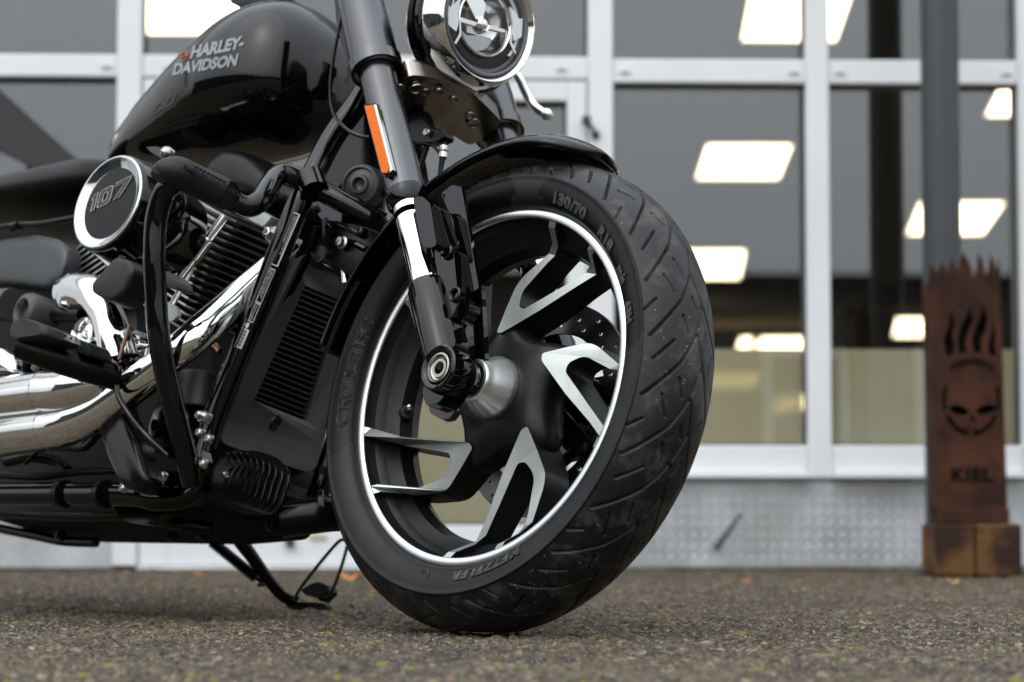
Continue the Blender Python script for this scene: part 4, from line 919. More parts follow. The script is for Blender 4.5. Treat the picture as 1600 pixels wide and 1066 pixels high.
# data stickers wrapped on the right downtube
def strip(x0, y0, x1, y1, wpx, n0):
    return Q(x0, y0, n0), Q(x1, y1, n0)
def sticker(x0, y0, x1, y1, wd, name, m, cells):
    A, B_ = Q(x0, y0, .123), Q(x1, y1, .123); d_ = (B_ - A); L_ = d_.length; d_.normalize(); s_ = AX.cross(d_).normalized()
    if (s_.x) > 0: s_ = -s_
    return A, d_, s_, L_
A_, D_, S_, L_ = sticker(463, 333, 372, 545, 0, '', '', 0)
S_ = -S_
def sbar(b, u0, u1, v0, v1):
    P = [A_ + D_ * (L_ * u) + S_ * v + AX * (-(v * v) / .035 - .0002) for u, v in ((u0, v0), (u1, v0), (u1, v1), (u0, v1))]
    b.add([p + AX * .0006 for p in P], [(0, 1, 2, 3)])
b = MB()
for (u0, u1) in ((.0, .385), (.41, .66), (.665, .80)):
    sbar(b, u0, u0 + .006, -.0125, .007); sbar(b, u1 - .006, u1, -.0125, .007); sbar(b, u0, u1, .006, .0068 + (.0012 if u0 == 0 else 0)); sbar(b, u0, u1, -.0125, -.012)
b.build('sticker_border', M['white_print'], frame, smooth=False)
b = MB()
TXT = [('HARLEY-DAVIDSON MOTOR CO', .02, .0030, .0032), ('FUEL 95 OCTANE OR HIGHER', .02, -.002, .0024), ('TIRE PRESSURE COLD FRONT', .42, .0022, .0026), ('REAR 130/70 R18 180/70 R16', .42, -.0015, .0026), ('MAX LOAD SEE OWNERS MANUAL', .42, -.006, .0026), ('CAUTION READ MANUAL', .675, .001, .0026), ('AND USE HELMET', .675, -.004, .0026), ('VIN PLATE MOTORCYCLE', .82, -.010, .0026)]
for tx_, u_, v_, sz in TXT:
    put_text(b, tx_, A_ + D_ * (L_ * u_) + S_ * v_ + AX * .0006, D_, S_, AX, size=sz * 1.15, off=.00006, xs=1.1, res=1)
b.build('lettering', M['white_print'], frame, smooth=False)
b = MB(); sbar(b, .855, .995, -.006, .0065); bc = b.build('label', M['white_print'], frame, smooth=False)
b = MB()
for i in range(26):
    u = .862 + .125 * i / 26
    if (i * 7) % 5 != 0:
        P = [A_ + D_ * (L_ * uu) + S_ * vv + AX * .0006 for uu, vv in ((u, -.0045), (u + .0028, -.0045), (u + .0028, .0035), (u, .0035))]; b.add(P, [(0, 1, 2, 3)])
b.build('barcode', M['cut'], bc, smooth=False)
b = MB(); lathe(b, [(.0006, .004), (.0006, .0)], A_ + D_ * (L_ * .83) + S_ * -.001, AX, 20); b.build('emblem', M['white_print'], frame)

# ---------------- radiator with cover
def RQ(L): return [Q(x, y, n_) for x, y, n_ in L]
back = lambda p: p + V(-.05, 0, -.012)
outer_ = RQ([(471, 402, .092), (484, 393, .085), (500, 399, .07), (503, 412, .06), (556, 438, -.055), (562, 446, -.062), (560, 462, -.065), (538, 540, -.07), (506, 690, -.078), (494, 732, -.075), (480, 738, -.062), (350, 694, .085), (343, 680, .094), (344, 655, .097)])
hole_ = RQ([(477, 446, .066), (534, 470, -.036), (478, 658, -.042), (397, 626, .062)])
b = MB(); prism(b, rnd(outer_, .01), back, holes=[rnd(hole_, .003)])
radi = b.build('radiator', M['plastic'], bike, bevel=.004, seg=3, ang=50)
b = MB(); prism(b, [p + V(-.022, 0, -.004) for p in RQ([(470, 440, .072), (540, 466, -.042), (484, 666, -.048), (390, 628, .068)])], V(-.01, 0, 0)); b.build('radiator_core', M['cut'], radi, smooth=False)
h0, h1, h2, h3 = hole_
for i in range(22):
    t = (i + .6) / 22.4; a_ = h0.lerp(h3, t) + V(-.004, 0, 0); c_ = h1.lerp(h2, t) + V(-.004, 0, 0); b = MB()
    dn = (h3 - h0).normalized() * .0008; bk = V(-.012, 0, -.003)
    b.add([a_ - dn, c_ - dn, c_ + dn, a_ + dn, a_ - dn + bk, c_ - dn + bk, c_ + dn + bk, a_ + dn + bk], [(0, 1, 2, 3), (4, 5, 6, 7), (0, 1, 5, 4), (3, 2, 6, 7)]); b.build('slat', M['dark_fin'], radi, smooth=False)
b = MB()   # crimped fins between the slats, uneven and a little dusty
for i in range(19):
    t0_, t1_ = (i + .6) / 19.4, (i + 1.6) / 19.4
    for j in range(34):
        s_ = (j + .5) / 34; p0 = h0.lerp(h1, s_).lerp(h3.lerp(h2, s_), t0_) + V(-.014, 0, 0); p1 = h0.lerp(h1, s_ + .012 * (-1) ** j).lerp(h3.lerp(h2, s_ + .012 * (-1) ** j), min(t1_, 1)) + V(-.014, 0, 0)
        q_ = V(-.006, .0, 0); b.add([p0, p1, p1 + q_, p0 + q_], [(0, 1, 2, 3)])
b.build('fins', M['satin'], radi, kind='stuff', smooth=False)
b = MB(); o_ = Q(430, 661, .035); rn = (h1 - h0).cross(h3 - h0).normalized(); rn = rn if rn.x > 0 else -rn
lathe(b, [(.0, .0125), (.002, .012), (.0025, .0095), (.001, .009), (.0008, .004), (-.001, .0035), (-.001, 0)], o_, rn, 32); b.build('screw', M['satin'], radi)
b = MB(); tube(b, [Q(496, 396, .07), Q(520, 404, .03), Q(545, 428, -.03), Q(562, 446, -.055)], .0125, 18); b.build('hose', M['plastic'], radi)
# side panel between downtube and radiator
b = MB(); prism(b, rnd(pxp([(484, 352), (497, 352), (478, 402), (352, 648), (338, 700), (322, 700), (346, 640), (462, 400)], .088), .004), AX * -.01); b.build('radiator_bracket', M['gloss'], bike, bevel=.002, smooth=False)

# ---------------- finned voltage regulator
RO = [(347, 716, .09), (372, 704, .082), (404, 704, .068), (436, 716, .05), (452, 736, .035), (452, 752, .03), (434, 796, .03), (422, 806, .035), (372, 790, .065), (341, 776, .085), (333, 760, .095), (335, 736, .097)]
b = MB(); prism(b, rnd(RQ(RO), .012), V(-.05, 0, 0)); reg = b.build('voltage_regulator', M['satin'], bike, bevel=.006, seg=3, ang=60)
for i in range(10):
    t = i / 9; tx_, ty_ = 353 + t * 92, 712 + (1 - math.sin(t * 3.0 + .2)) * 4 + t * t * 22 - 6; bx_, by_ = 340 + t * 86, 770 + t * 34
    n0 = .094 - .062 * t; b = MB(); off = V(.009, 0, 0)
    tube(b, [Q(tx_ - 8, ty_ + 8, n0 + .002), Q(tx_, ty_, n0) + off * .4, Q(tx_ + 6 * (1 - t), ty_ + 18, n0) + off, Q((tx_ + bx_) / 2 + 4, (ty_ + by_) / 2, n0) + off, Q(bx_ + 5, by_ - 12, n0) + off, Q(bx_, by_, n0 + .002)], [.0012, .0022, .0024, .0024, .0024, .0012], 8, 4, flat=1.0)
    b.build('fin', M['semi'], reg)
b = MB(); lathe(b, [(0, .005), (.004, .0048), (.005, .003), (.003, .0028), (.003, 0)], Q(352, 741, .098), (rn + AX * .3).normalized(), 20); b.build('screw', M['steel'], reg)

# ---------------- air cleaner with the 107 cover
ac = Q(167.5, 315.5, .30)
AA = WX((-math.sin(rad(41.8)) * math.cos(rad(16.3)), -math.cos(rad(41.8)) * math.cos(rad(16.3)), math.sin(rad(16.3))))
b = MB(); lathe(b, [(-.0015, .0700), (-.001, .0715), (-.003, .0735), (-.010, .0750), (-.022, .0765), (-.045, .082), (-.062, .086), (-.075, .085), (-.10, .07), (-.14, .06)], ac, AA, 96)
air = b.build('air_cleaner', M['gloss'], bike, ang=60)
b = MB(); lathe(b, [(-.0012, .0718), (.0005, .0708), (.001, .0690), (.0003, .0675), (-.0055, .0565), (-.0058, .0545)], ac, AA, 96); b.build('trim_ring', M['ring'], air, ang=50)
b = MB(); lathe(b, [(-.0056, .0548), (-.0052, .03), (-.0050, 0)], ac, AA, 96); ins = b.build('cover_insert', M['satin'], air, ang=60)
def Qa(px, py, d=-.0045):   # pixel onto the cover face
    o_ = RI @ (CAM - CC); r_ = RI @ ray(px, py); t = ((ac + AA * d) - o_).dot(AA) / r_.dot(AA); return o_ + r_ * t
ta, tb = Qa(140.5, 332), Qa(202, 301); X_d = (tb - ta).normalized(); Y_d = AA.cross(X_d).normalized()
if (RM.to_3x3() @ Y_d).z < 0: Y_d = -Y_d
tw = (Qa(202.5, 301) - ta).length; th_ = .0262
def dg(L, x0=0): return [ta + X_d * ((x + y * .10) * tw * .93) + Y_d * (y * th_) for x, y in L]
def rr2(x0, x1, y0, y1, r=.09, k=5):
    out = []
    for cx, cy, a0 in ((x1 - r * .6, y0 + r * 1.6, 270), (x1 - r * .6, y1 - r * 1.6, 0), (x0 + r * .6, y1 - r * 1.6, 90), (x0 + r * .6, y0 + r * 1.6, 180)):
        for i in range(k + 1):
            a = rad(a0 + 90 * i / k); out.append((cx + r * .6 * math.cos(a), cy + r * 1.6 * math.sin(a)))
    return out
D1 = [(.02, 0), (.12, 0), (.12, 1), (.04, 1), (-.03, .84), (-.03, .68), (.02, .74)]; D0, D0i = rr2(.185, .54, 0, 1, .13), rr2(.305, .42, .26, .74, .06)[::-1]
D7 = [(.60, 1), (1.02, 1), (1.02, .80), (.80, 0), (.65, 0), (.85, .76), (.60, .76)]
b = MB(); prism(b, dg(D1), AA * .0006); prism(b, dg(D0), AA * .0006, holes=[dg(D0i)]); prism(b, dg(D7), AA * .0006); nb = b.build('number', M['gloss'], ins, smooth=False)
b = MB()
for D_l in (D1, D0, D0i, D7): P = dg(D_l); tube(b, [p + AA * .0006 for p in P + P[:2]], .00045, 6, 1)
b.build('number_outline', M['white_print'], ins)
b = MB(); lathe(b, [(0, .011), (.008, .0105), (.014, .007), (.017, 0)], Q(265, 242, .2), AA, 24); b.build('cover_bolt', M['smoke'], air)
b = MB(); prism(b, rnd(pxp([(228, 230), (246, 229), (262, 236), (258, 250), (250, 246), (236, 238)], .2), .004), AX * -.03); b.build('intake_bracket', M['gloss'], air, bevel=.003, smooth=False)

# ---------------- engine
b = MB()
prism(b, rnd(pxp([(60, 440), (110, 400), (200, 400), (300, 470), (330, 540), (336, 640), (345, 700), (325, 790), (230, 800), (0, 800), (-60, 790), (-60, 452)], .07), .02), AX * -.2)
eng = b.build('engine', M['under'], bike, bevel=.008, ang=60)
b = MB()
prism(b, rnd(pxp([(-60, 790), (-5, 806), (15, 818), (62, 830), (92, 842), (105, 846), (310, 843), (318, 834), (330, 838), (430, 838), (478, 834), (505, 818), (528, 800), (500, 770), (440, 760), (300, 740), (-60, 740)], -.13), .01), AX * .13)
b.build('underside', M['under'], bike, bevel=.006, ang=60)
b = MB(); tube(b, [Q(440, 812, .0), Q(490, 806, -.03), Q(515, 803, -.05), Q(560, 800, -.09)], .026, 24, 3); tube(b, [Q(500, 798, -.04), Q(508, 797, -.045)], .03, 24, 1); b.build('exhaust_crossover', M['semi'], bike)
b = MB(); tube(b, [Q(470, 792, -.1), Q(500, 785, -.12), Q(520, 765, -.14), Q(530, 740, -.15)], .010, 16, 4); b.build('left_header', M['chrome'], bike)
# front cylinder: fins with machined edges
CA_ = V(.383, 0, .924); CG = V(.924, 0, -.383)
c0 = Q(352, 337, .115)                                    # near upper front-right corner of the top fin
cyl = MB(); lathe(cyl, [(0, .052), (-.2, .052)], c0 + CG * -.075 + AX * -.115, CA_, 40, cap=True); cy = cyl.build('cylinder', M['satin'], bike)
def finplate(o_, hn0, hn1, depth, th, nm='fin', par=None):
    P = [o_, o_ + AX * (hn1 - .115) * 1.0, o_ + AX * (hn1 - .115) + CG * -depth, o_ + CG * -depth]
    P = rnd(P, .02, 4); b = MB(); prism(b, P, CA_ * -th * .62, mf=1); n = len(P)
    lip = [p - CA_ * th * .62 for p in P]
    cen = sum(P, Vector()) / n
    e = [cen + (p - cen) * .985 for p in P]
    prism(b, [p - CA_ * th * .62 for p in e], CA_ * -th * .38, mf=1)
    b.m = [1 if k == 1 else 0 for k in b.m]
    # side faces of the upper slice are bright machined edge
    return b
for i in range(17):
    o_ = c0 - CA_ * (.0112 * i) - AX * (.0 if i < 8 else .002 * (i - 7)); b = MB()
    P = rnd([o_, o_ + AX * -.23, o_ + AX * -.23 + CG * -.15, o_ + CG * -.15], .022, 4); prism(b, P, CA_ * -.0030, mf=1, ms=0, mbk=1); b.build('fin', [M['fin_edge'], M['satin']], cy, bevel=.0003, smooth=False)
b = MB(); o_ = c0 + CA_ * .012 + AX * .006 + CG * .004
prism(b, rnd([o_, o_ + AX * -.24, o_ + AX * -.24 + CG * -.17, o_ + CG * -.17], .03, 5), CA_ * .034); b.build('cylinder_head', M['satin'], bike, bevel=.008, seg=3, ang=60)
b = MB(); dome(b, rnd(pxp([(346, 262), (372, 240), (412, 246), (458, 296), (466, 326), (436, 330), (352, 322), (336, 292)], .05), .03), AX * -.10, .045); rk = b.build('rocker_cover', M['satin'], bike, ang=75)
for x_, y_ in ((366, 267), (431, 300)):
    b = MB(); lathe(b, [(0, .007), (.005, .0068), (.006, .003), (.004, .003), (.004, 0)], Q(x_, y_, .085), CA_ * .6 + AX * .5, 6); b.build('bolt', M['steel'], rk)
b = MB(); prism(b, rnd(pxp([(378, 334), (402, 326), (424, 339), (411, 354), (396, 347)], .118), .003), AX * -.02); b.build('head_bracket', M['machined'], bike, bevel=.0015, smooth=False)
for (x_, y_, r_, n_) in ((424, 366, .013, .11), (316, 651, .0095, .16), (130, 458, .006, .2)):
    b = MB(); lathe(b, [(-.01, r_), (0, r_), (.003, r_ * .85)], Q(x_, y_, n_), AX, 24, cap=True); lathe(b, [(.003, r_ * .62), (.010, r_ * .62), (.011, r_ * .4), (.008, r_ * .35), (.008, 0)], Q(x_, y_, n_), AX, 6); b.build('bolt', M['steel'], eng)
b = MB()
for (x0, y0, x1, y1, r_, n_) in ((352, 338, 277, 440, .0068, .15), (300, 420, 268, 478, .0045, .15)):
    a_, c_ = Q(x0, y0, n_ - .01), Q(x1, y1, n_ + .01); tube(b, [a_, c_], r_, 18, 1)
a_, c_ = Q(352, 338, .14), Q(277, 440, .16); m_ = a_.lerp(c_, .36); d_ = (c_ - a_).normalized()
lathe(b, [(-.002, .0068), (0, .0098), (.004, .0098), (.006, .0088), (.034, .0088), (.036, .0068)], m_, d_, 24); b.build('pushrod_tube', M['chrome'], cy)
# rear cylinder hints, cam chest, starter and small covers
b = MB(); o_ = Q(150, 405, .12)
CB = V(-.383, 0, .924); CH = V(.924, 0, .383)
lathe(b, [(-.2, .06), (.1, .06)], o_ + AX * -.1, CB, 36, cap=True); cy2 = b.build('cylinder', M['satin'], bike)
for i in range(10):
    oo = Q(112, 392, .13) - CB * (.0112 * i); b = MB(); prism(b, rnd([oo, oo + AX * -.22, oo + AX * -.22 + CH * .13, oo + CH * .13], .02, 3), CB * -.003, mf=1, ms=0, mbk=1); b.build('fin', [M['fin_edge'], M['satin']], cy2, smooth=False)
b = MB(); lathe(b, [(-.05, .03), (-.008, .03), (0, .026), (.003, .018), (.001, .016), (-.01, .014), (-.012, 0)], Q(36, 484, .2), AX, 40); tube(b, [Q(-40, 478, .18), Q(20, 476, .18)], .026, 20, 1); b.build('starter', M['plastic'], eng)
b = MB()
for P, r_ in (([(60, 500, .16), (90, 492, .16), (130, 492, .16)], .012), ([(55, 660, .14), (90, 690, .15), (130, 700, .16), (160, 672, .17)], .0055), ([(0, 742, .15), (60, 745, .15), (120, 738, .14), (185, 735, .14)], .006), ([(10, 722, .15), (50, 715, .15), (90, 722, .14), (105, 735, .14)], .008), ([(40, 725, .16), (60, 706, .16), (85, 700, .16)], .003)):
    tube(b, [Q(*p) for p in P], r_, 12)
b.build('wiring', M['satin'], eng, kind='stuff')
b = MB(); tube(b, [Q(92, 697, .15), Q(132, 698, .155)], .008, 14, 1); b.build('sensor', mat('grey_sensor', (.10, .095, .085), .4), eng)
b = MB()
tube(b, [Q(107, 458, .19), Q(125, 455, .2), Q(148, 462, .21), Q(166, 490, .21), Q(178, 525, .21), Q(186, 562, .2)], [.026, .029, .027, .025, .026, .03], 28); lathe(b, [(-.0, .030), (.012, .028), (.02, .018), (.023, 0)], Q(112, 458, .2), (AX + V(-.6, 0, 0)).normalized(), 32)
b.build('cam_cover', M['chrome'], eng)
b = MB(); lathe(b, [(-.04, .030), (0, .030), (.005, .027), (.002, .022), (-.003, .02), (-.002, .008), (.002, .006), (.003, 0)], Q(131, 524, .19), AX, 40); b.build('chrome_cap', M['chrome'], eng)
b = MB(); lathe(b, [(-.05, .031), (0, .031), (.012, .026), (.018, .012), (.019, 0)], Q(197, 545, .18), AX, 40); b.build('timer_cover', M['chrome'], eng)
b = MB(); tube(b, [Q(186, 562, .235), Q(195, 533, .235), Q(203, 508, .235)], .0028, 10); b.build('copper_pipe', mat('dull_copper', (.2, .12, .08), .35, 1), eng)
b = MB(); a_, c_ = Q(330, 532, .12), Q(349, 556, .12); d_ = (c_ - a_).normalized(); lathe(b, [(0, .012), (.004, .012), (.005, .009), (.012, .009), (.013, .006), (.02, .006), (.021, .0048), (.032, .0045)], a_, d_, 20, cap=True); b.build('oxygen_sensor', M['brass'], eng)
b = MB(); lathe(b, [(-.03, .012), (-.012, .005), (0, .004)], Q(374, 493, .12), (AX + V(0, 0, .2)).normalized(), 14, cap=True); b.build('clip', M['brass'], eng)
b = MB(); UPV = V(0, 0, 1)   # oil filter
lathe(b, [(-.052, .030), (-.050, .033), (-.01, .034), (-.004, .0365), (0, .0365), (.002, .034), (.002, 0)], Q(308, 592, .1), V(-.2, 0, 1), 44); b.build('oil_filter', M['plastic'], eng)
b = MB(); lathe(b, [(-.05, .045), (-.01, .045), (0, .038), (.006, .02), (.007, 0)], Q(255, 660, .13), AX, 40); lathe(b, [(-.01, .008), (.012, .008), (.012, .004), (.0, .004)], Q(251, 667, .145), AX, 20); b.build('oil_pump_cover', M['semi'], eng)
for x_, y_, n_ in ((193, 762, .17), (207, 755, .17), (254, 744, .17), (317, 724, .16), (312, 676, .14), (326, 686, .14)):
    b = MB(); lathe(b, [(-.004, .0075), (0, .0075), (.004, .006), (.005, .0035), (.003, .003), (.003, 0)], Q(x_, y_, n_), AX, 20); b.build('bolt', M['steel'], eng)
b = MB(); lathe(b, [(0, .009), (.002, .008), (.002, 0)], Q(171, 700, .15), AX, 20); b.build('bolt', M['steel'], eng)
# horn
b = MB(); ha = WX((-.35, -.93, .05)); lathe(b, [(-.03, .03), (-.004, .0305), (0, .028), (.001, .025), (-.003, .024), (.0, .015), (.004, .0135), (.0045, .010), (-.004, .008), (-.006, 0)], Q(562, 288, .05), ha, 48); b.build('horn', M['plastic'], bike)
b = MB(); prism(b, rnd(pxp([(503, 342), (560, 352), (612, 370), (604, 388), (560, 440), (530, 420), (505, 400)], .06), .006), AX * -.02); hb_ = b.build('horn_bracket', M['semi'], bike, bevel=.003, smooth=False)
b = MB(); lathe(b, [(0, .010), (.002, .0098), (.003, .0068), (.009, .0065), (.0095, .003), (.006, .003), (.006, 0)], Q(536, 380, .065), AX, 24); b.build('bolt', M['steel'], hb_)
b = MB(); tube(b, [Q(525, 349, .065), Q(545, 358, .065), Q(562, 366, .065), Q(566, 356, .065)], .0045, 10); tube(b, [Q(512, 354, .06), Q(524, 366, .062)], .005, 8); tube(b, [Q(552, 380, .064), Q(572, 390, .064)], .005, 8); b.build('cable_loop', M['gloss'], hb_)
b = MB(); tube(b, [Q(538, 410, .05), Q(540, 445, .05)], .008, 10, 1); tube(b, [Q(560, 412, .05), Q(556, 432, .05)], .003, 8, 1); b.build('connector', M['smoke'], hb_)

# ---------------- engine guard with grips
b = MB(); tube(b, [Q(301, 756, .15), Q(296, 730, .165), Q(280, 670, .2), Q(262, 600, .235), Q(249, 530, .265), Q(243, 460, .285), Q(241, 400, .3), Q(244, 345, .31), Q(254, 308, .315), Q(268, 290, .315), Q(290, 284, .30), Q(340, 300, .25), Q(380, 322, .21), Q(404, 316, .19), Q(420, 292, .165), Q(434, 274, .14), Q(456, 275, .12), Q(490, 292, .09), Q(540, 318, .06), Q(600, 350, .02)], .0158, 24, 8)
eg = b.build('engine_guard', M['gloss'], bike)
b = MB(); tube(b, [Q(246, 278, .345), Q(254, 270, .34), Q(275, 268, .33), Q(305, 282, .30), Q(348, 302, .262), Q(352, 304, .26)], [.011, .017, .0215, .022, .0222, .0205], 28, 5)
gp = b.build('guard_grip', M['rubber'], eg)
ga, gb = Q(286, 262, .335), Q(344, 292, .285); gd = (gb - ga).normalized(); gy = gd.cross(V(.0, .5, .3)).normalized(); gy = V(0, 0, 1) - gd * gd.z; gy.normalize()
b = MB(); put_text(b, 'HARLEY-DAVIDSON', ga, gd, gy, gd.cross(gy), size=.0085, off=.0002, xs=1.2, extrude=.0008); b.build('lettering', M['dark_rubber'], gp, smooth=False)
b = MB()
for i in range(8):
    t = i / 7; p = ga.lerp(gb, .25 + t * .75) + gy * .009; tube(b, [p, p + gd * .004 + gy * .001], .0022, 8, 1)
b.build('grip_rib', M['rubber'], gp)
b = MB(); tube(b, [Q(484, 276, .1), Q(492, 300, .1)], .021, 20, 1); b.build('guard_clamp', M['gloss'], eg)
b = MB(); prism(b, rnd(pxp([(487, 284), (500, 282), (560, 312), (617, 350), (620, 364), (570, 395), (520, 360), (500, 340), (488, 320)], .045), .006), AX * -.012); b.build('guard_plate', M['gloss'], eg, bevel=.003, smooth=False)
b = MB(); prism(b, rnd(pxp([(262, 735), (300, 742), (318, 700), (323, 725), (300, 755), (255, 757), (230, 748)], .145), .006), AX * -.012); b.build('guard_foot', M['gloss'], eg, bevel=.003, smooth=False)

# ---------------- exhaust
b = MB(); tube(b, [Q(470, 388, .045), Q(440, 408, .06), Q(405, 438, .085), Q(352, 486, .135), Q(300, 531, .185), Q(250, 572, .2), Q(205, 607, .21), Q(165, 636, .215), Q(130, 655, .22), Q(100, 666, .22), Q(76, 670, .22)], [.022, .0235, .0245, .025, .025, .025, .0255, .027, .029, .0305, .031], 36)
ex1 = b.build('exhaust_pipe', M['chrome'], bike)
b = MB(); tube(b, [Q(79, 669.5, .22), Q(40, 674, .22), Q(0, 680, .22), Q(-80, 690, .22)], .0318, 40, 3); b.build('muffler', M['chrome'], ex1)
b = MB(); tube(b, [Q(168, 585, .22), Q(145, 600, .235), Q(118, 608, .24), Q(95, 612, .24), Q(70, 613, .24)], [.018, .026, .030, .0312, .0312], 36)
ex2 = b.build('exhaust_pipe', M['chrome'], bike)
b = MB(); tube(b, [Q(72, 613, .24), Q(40, 617, .24), Q(0, 622, .24), Q(-80, 632, .24)], .0318, 40, 3); b.build('muffler', M['chrome'], ex2)
b = MB(); dome(b, rnd(pxp([(-30, 560), (-5, 548), (22, 548), (34, 560), (38, 588), (-30, 590)], .22), .008), AX * -.05, .03); b.build('heat_shield', M['chrome'], bike, ang=75)

# lower frame details on the belly: clamps, ribs, brackets
for x_, y_, n_, r_ in ((92, 836, .0, .006), (266, 838, .0, .005), (312, 832, .0, .007), (132, 806, .02, .005), (420, 820, .01, .006)):
    b = MB(); lathe(b, [(-.01, r_ * 1.5), (0, r_ * 1.5), (.001, r_), (.006, r_ * .9), (.006, 0)], Q(x_, y_, n_), AX, 6); b.build('belly_bolt', M['satin'], eng)
b = MB(); tube(b, [Q(0, 800, .06), Q(120, 806, .06), Q(210, 804, .06), Q(275, 818, .05), Q(330, 826, .02)], .009, 12); tube(b, [Q(-20, 822, -.06), Q(60, 838, -.06), Q(100, 846, -.06), Q(150, 848, -.06)], .008, 12); b.build('lower_brace', M['semi'], frame)
b = MB(); prism(b, rnd(pxp([(165, 770), (232, 762), (262, 800), (230, 818), (186, 812)], .10), .01), AX * -.02); b.build('lower_bracket', M['semi'], frame, bevel=.003, smooth=False)
# ---------------- foot controls
b = MB(); tube(b, [Q(32, 540, .36), Q(80, 556, .33), Q(130, 574, .29), Q(182, 592, .24)], [.019, .022, .020, .017], 24, 4)
fp_ = b.build('foot_peg', M['satin'], bike)
b = MB(); dome(b, rnd(pxp([(20, 528), (23, 508), (36, 500), (52, 500), (78, 512), (77, 528), (60, 530), (32, 534)], .375), .008), AX * -.05, .01, steps=((1, 0), (.96, .6), (.86, 1))); prism(b, rnd(pxp([(115, 545), (118, 528), (134, 534), (140, 546), (138, 556), (124, 552)], .31), .006), AX * -.04); b.build('peg_rubber', M['rubber'], fp_, bevel=.004, seg=3, ang=60)
b = MB(); prism(b, rnd(pxp([(77, 513), (116, 527), (117, 537), (79, 524)], .35), .002), AX * -.01, holes=[[Q(x_ + 2.6 * math.cos(t), y_ + 2.4 * math.sin(t), .35) for t in np.arange(0, 6.2, .7)] for x_, y_ in ((84, 517.5), (93, 521), (102, 525), (111, 528.5))])
b.build('peg_insert', M['lip'], fp_, smooth=False)
b = MB(); a_, c_ = Q(66, 562, .34), Q(46, 586, .34); d_ = (c_ - a_).normalized(); lathe(b, [(0, .0085), (.003, .0085), (.004, .0062)], a_, d_, 20); lathe(b, [(.004, .0066), (.02, .0062), (.021, .004), (.016, .0035)], a_, d_, 6); b.build('peg_bolt', M['steel'], fp_)
b = MB(); dome(b, rnd(pxp([(138, 588), (160, 568), (184, 575), (190, 600), (196, 640), (220, 690), (236, 752), (222, 770), (196, 764), (180, 730), (163, 680), (148, 640)], .20), .012), AX * -.022, .014)
pb = b.build('peg_bracket', M['semi'], bike, ang=75)
b = MB(); tube(b, [Q(152, 556, .25), Q(186, 574, .25), Q(181, 596, .245), Q(186, 622, .24), Q(205, 652, .23), Q(232, 684, .22), Q(262, 712, .2)], .0042, 12); b.build('brake_linkage', M['gloss'], pb)
b = MB(); lathe(b, [(-.01, .006), (0, .006), (.001, .0045)], Q(160, 560, .265), WX((0, -.3, 1)), 16, cap=True); tube(b, [Q(131, 552, .27), Q(150, 562, .26)], .007, 14, 1); b.build('link_pin', M['smoke'], pb)
b = MB(); dome(b, rnd(pxp([(147, 458), (146, 446), (185, 402), (207, 408), (214, 424), (196, 462), (182, 472), (166, 470)], .30), .008), AX * -.035, .007, steps=((1, 0), (.97, .5), (.9, .85), (.8, 1))); bpd = b.build('brake_pedal', M['rubber'], bike, ang=60)
b = MB(); prism(b, rnd(pxp([(214, 418), (262, 424), (276, 440), (274, 452), (240, 440), (214, 440)], .26), .006), AX * -.03); b.build('pedal_arm', M['plastic'], bpd, bevel=.004, ang=60)
b = MB(); prism(b, rnd(pxp([(188, 464), (202, 448), (216, 432), (226, 434), (226, 460), (214, 470), (204, 470), (197, 478)], .265), .005), AX * -.006); prism(b, rnd(pxp([(262, 472), (275, 478), (279, 492), (270, 502), (262, 500)], .2), .005), AX * -.006); b.build('pedal_plate', M['machined'], bpd, bevel=.001, smooth=False)
b = MB(); lathe(b, [(0, .0045), (.003, .004), (.004, 0)], Q(219, 460, .27), AX, 16); b.build('rivet', M['steel'], bpd)
b = MB(); tube(b, [Q(232, 545, .19), Q(222, 590, .19), Q(206, 640, .18)], [.004, .006, .007], 12); b.build('brake_rod', M['smoke'], bpd)

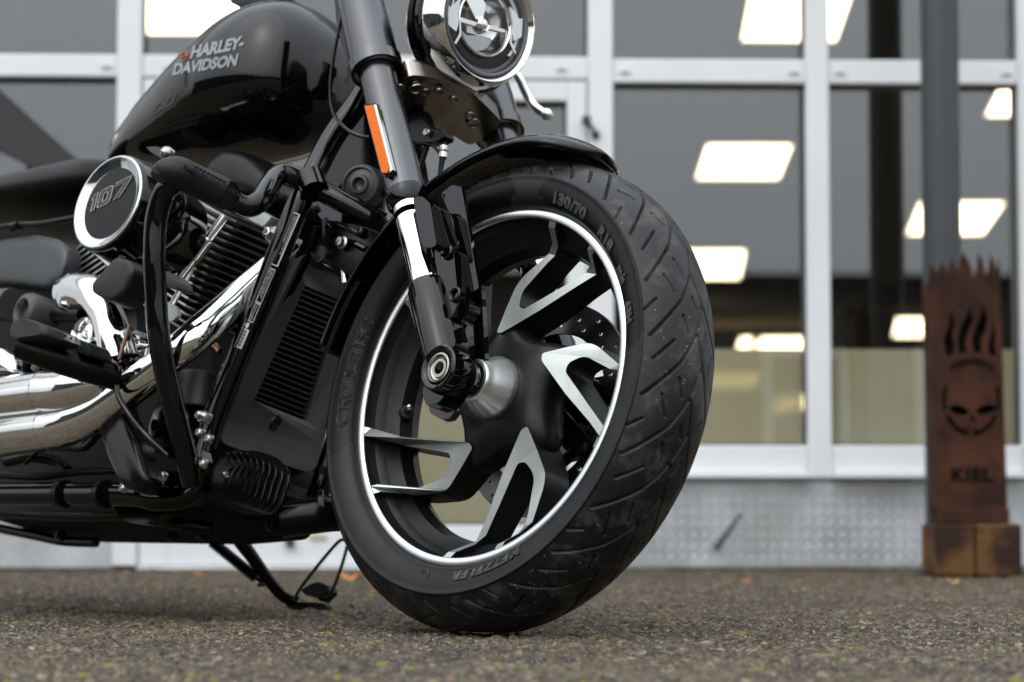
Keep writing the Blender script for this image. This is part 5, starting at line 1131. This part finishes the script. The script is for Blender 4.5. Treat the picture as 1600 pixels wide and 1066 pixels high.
# ---------------- brake calliper on the far fork leg
b = MB(); prism(b, rnd(pxp([(905, 590), (930, 590), (950, 586), (962, 600), (958, 625), (935, 640), (915, 660), (905, 640)], -.085), .006), AX * -.04); cal = b.build('brake_calliper', M['satin'], bike, bevel=.004, ang=60)
b = MB(); lathe(b, [(-.004, .014), (.002, .0135), (.004, .010), (.0035, .006), (.001, .004), (.001, 0)], Q(945, 606, -.078), AX, 32); b.build('calliper_bolt', M['satin'], cal)
b = MB(); tube(b, [Q(920, 598, -.08), Q(945, 606, -.08)], .007, 12, 1); tube(b, [Q(940, 615, -.085), Q(938, 650, -.085), Q(915, 690, -.085), Q(870, 730, -.09)], .008, 12, 5); b.build('calliper_bridge', M['satin'], cal)
b = MB(); prism(b, rnd(pxp([(668, 628), (700, 634), (712, 640), (702, 654), (690, 656), (672, 646)], .06), .003), AX * -.012); b.build('speed_sensor', mat('dull_brown_sensor', (.05, .035, .028), .5), bike, bevel=.002, smooth=False)

# ---------------- side stand
def spx(px, py, n_): return Q(px, py, n_)
b = MB(); tube(b, [Q(368, 836, -.13), Q(392, 868, -.17), Q(418, 904, -.22), Q(440, 930, -.26), Q(458, 940, -.29)], [.0115, .0105, .0095, .0095, .0095], 18)
st = b.build('side_stand', M['semi'], bike)
b = MB(); a_, c_ = Q(330, 846, -.13), Q(400, 903, -.2); ax_, e1, e2 = basis(c_ - a_); L_ = (c_ - a_).length; P = []
turns = 26
for i in range(turns * 10 + 1):
    t = i / (turns * 10); a = 2 * math.pi * turns * t; P.append(a_ + ax_ * (L_ * t) + (e1 * math.cos(a) + e2 * math.sin(a)) * .0078)
tube(b, P, .0016, 6, 1); tube(b, [a_, c_], .0058, 10, 1); tube(b, [c_, c_ + (c_ - a_).normalized() * .016, Q(404, 914, -.2)], .003, 8, 3); b.build('spring', M['satin'], st)
b = MB(); f0 = Q(446, 950, -.29); fw_ = (Q(514, 950, -.29) - f0)
prism(b, rnd(pxp([(447, 943), (462, 941), (500, 942), (508, 944), (508, 950), (448, 950)], -.285), .002), AX * -.014); b.build('stand_foot', M['satin'], st, bevel=.0015, smooth=False)
b = MB(); tube(b, [Q(466, 936, -.29), Q(464, 928, -.29), Q(490, 892, -.3), Q(520, 856, -.31), Q(533, 844, -.313), Q(542, 846, -.313), Q(542, 856, -.312), Q(530, 896, -.3), Q(516, 930, -.29), Q(508, 936, -.29)], .0029, 12, 5); b.build('stand_tang', M['semi'], st)
b = MB(); prism(b, rnd(pxp([(470, 922), (484, 913), (497, 909), (512, 915), (514, 924), (506, 932), (498, 940), (494, 930), (476, 930)], -.29), .004), AX * -.02); b.build('stand_pad', M['rubber'], st, bevel=.003, smooth=False)
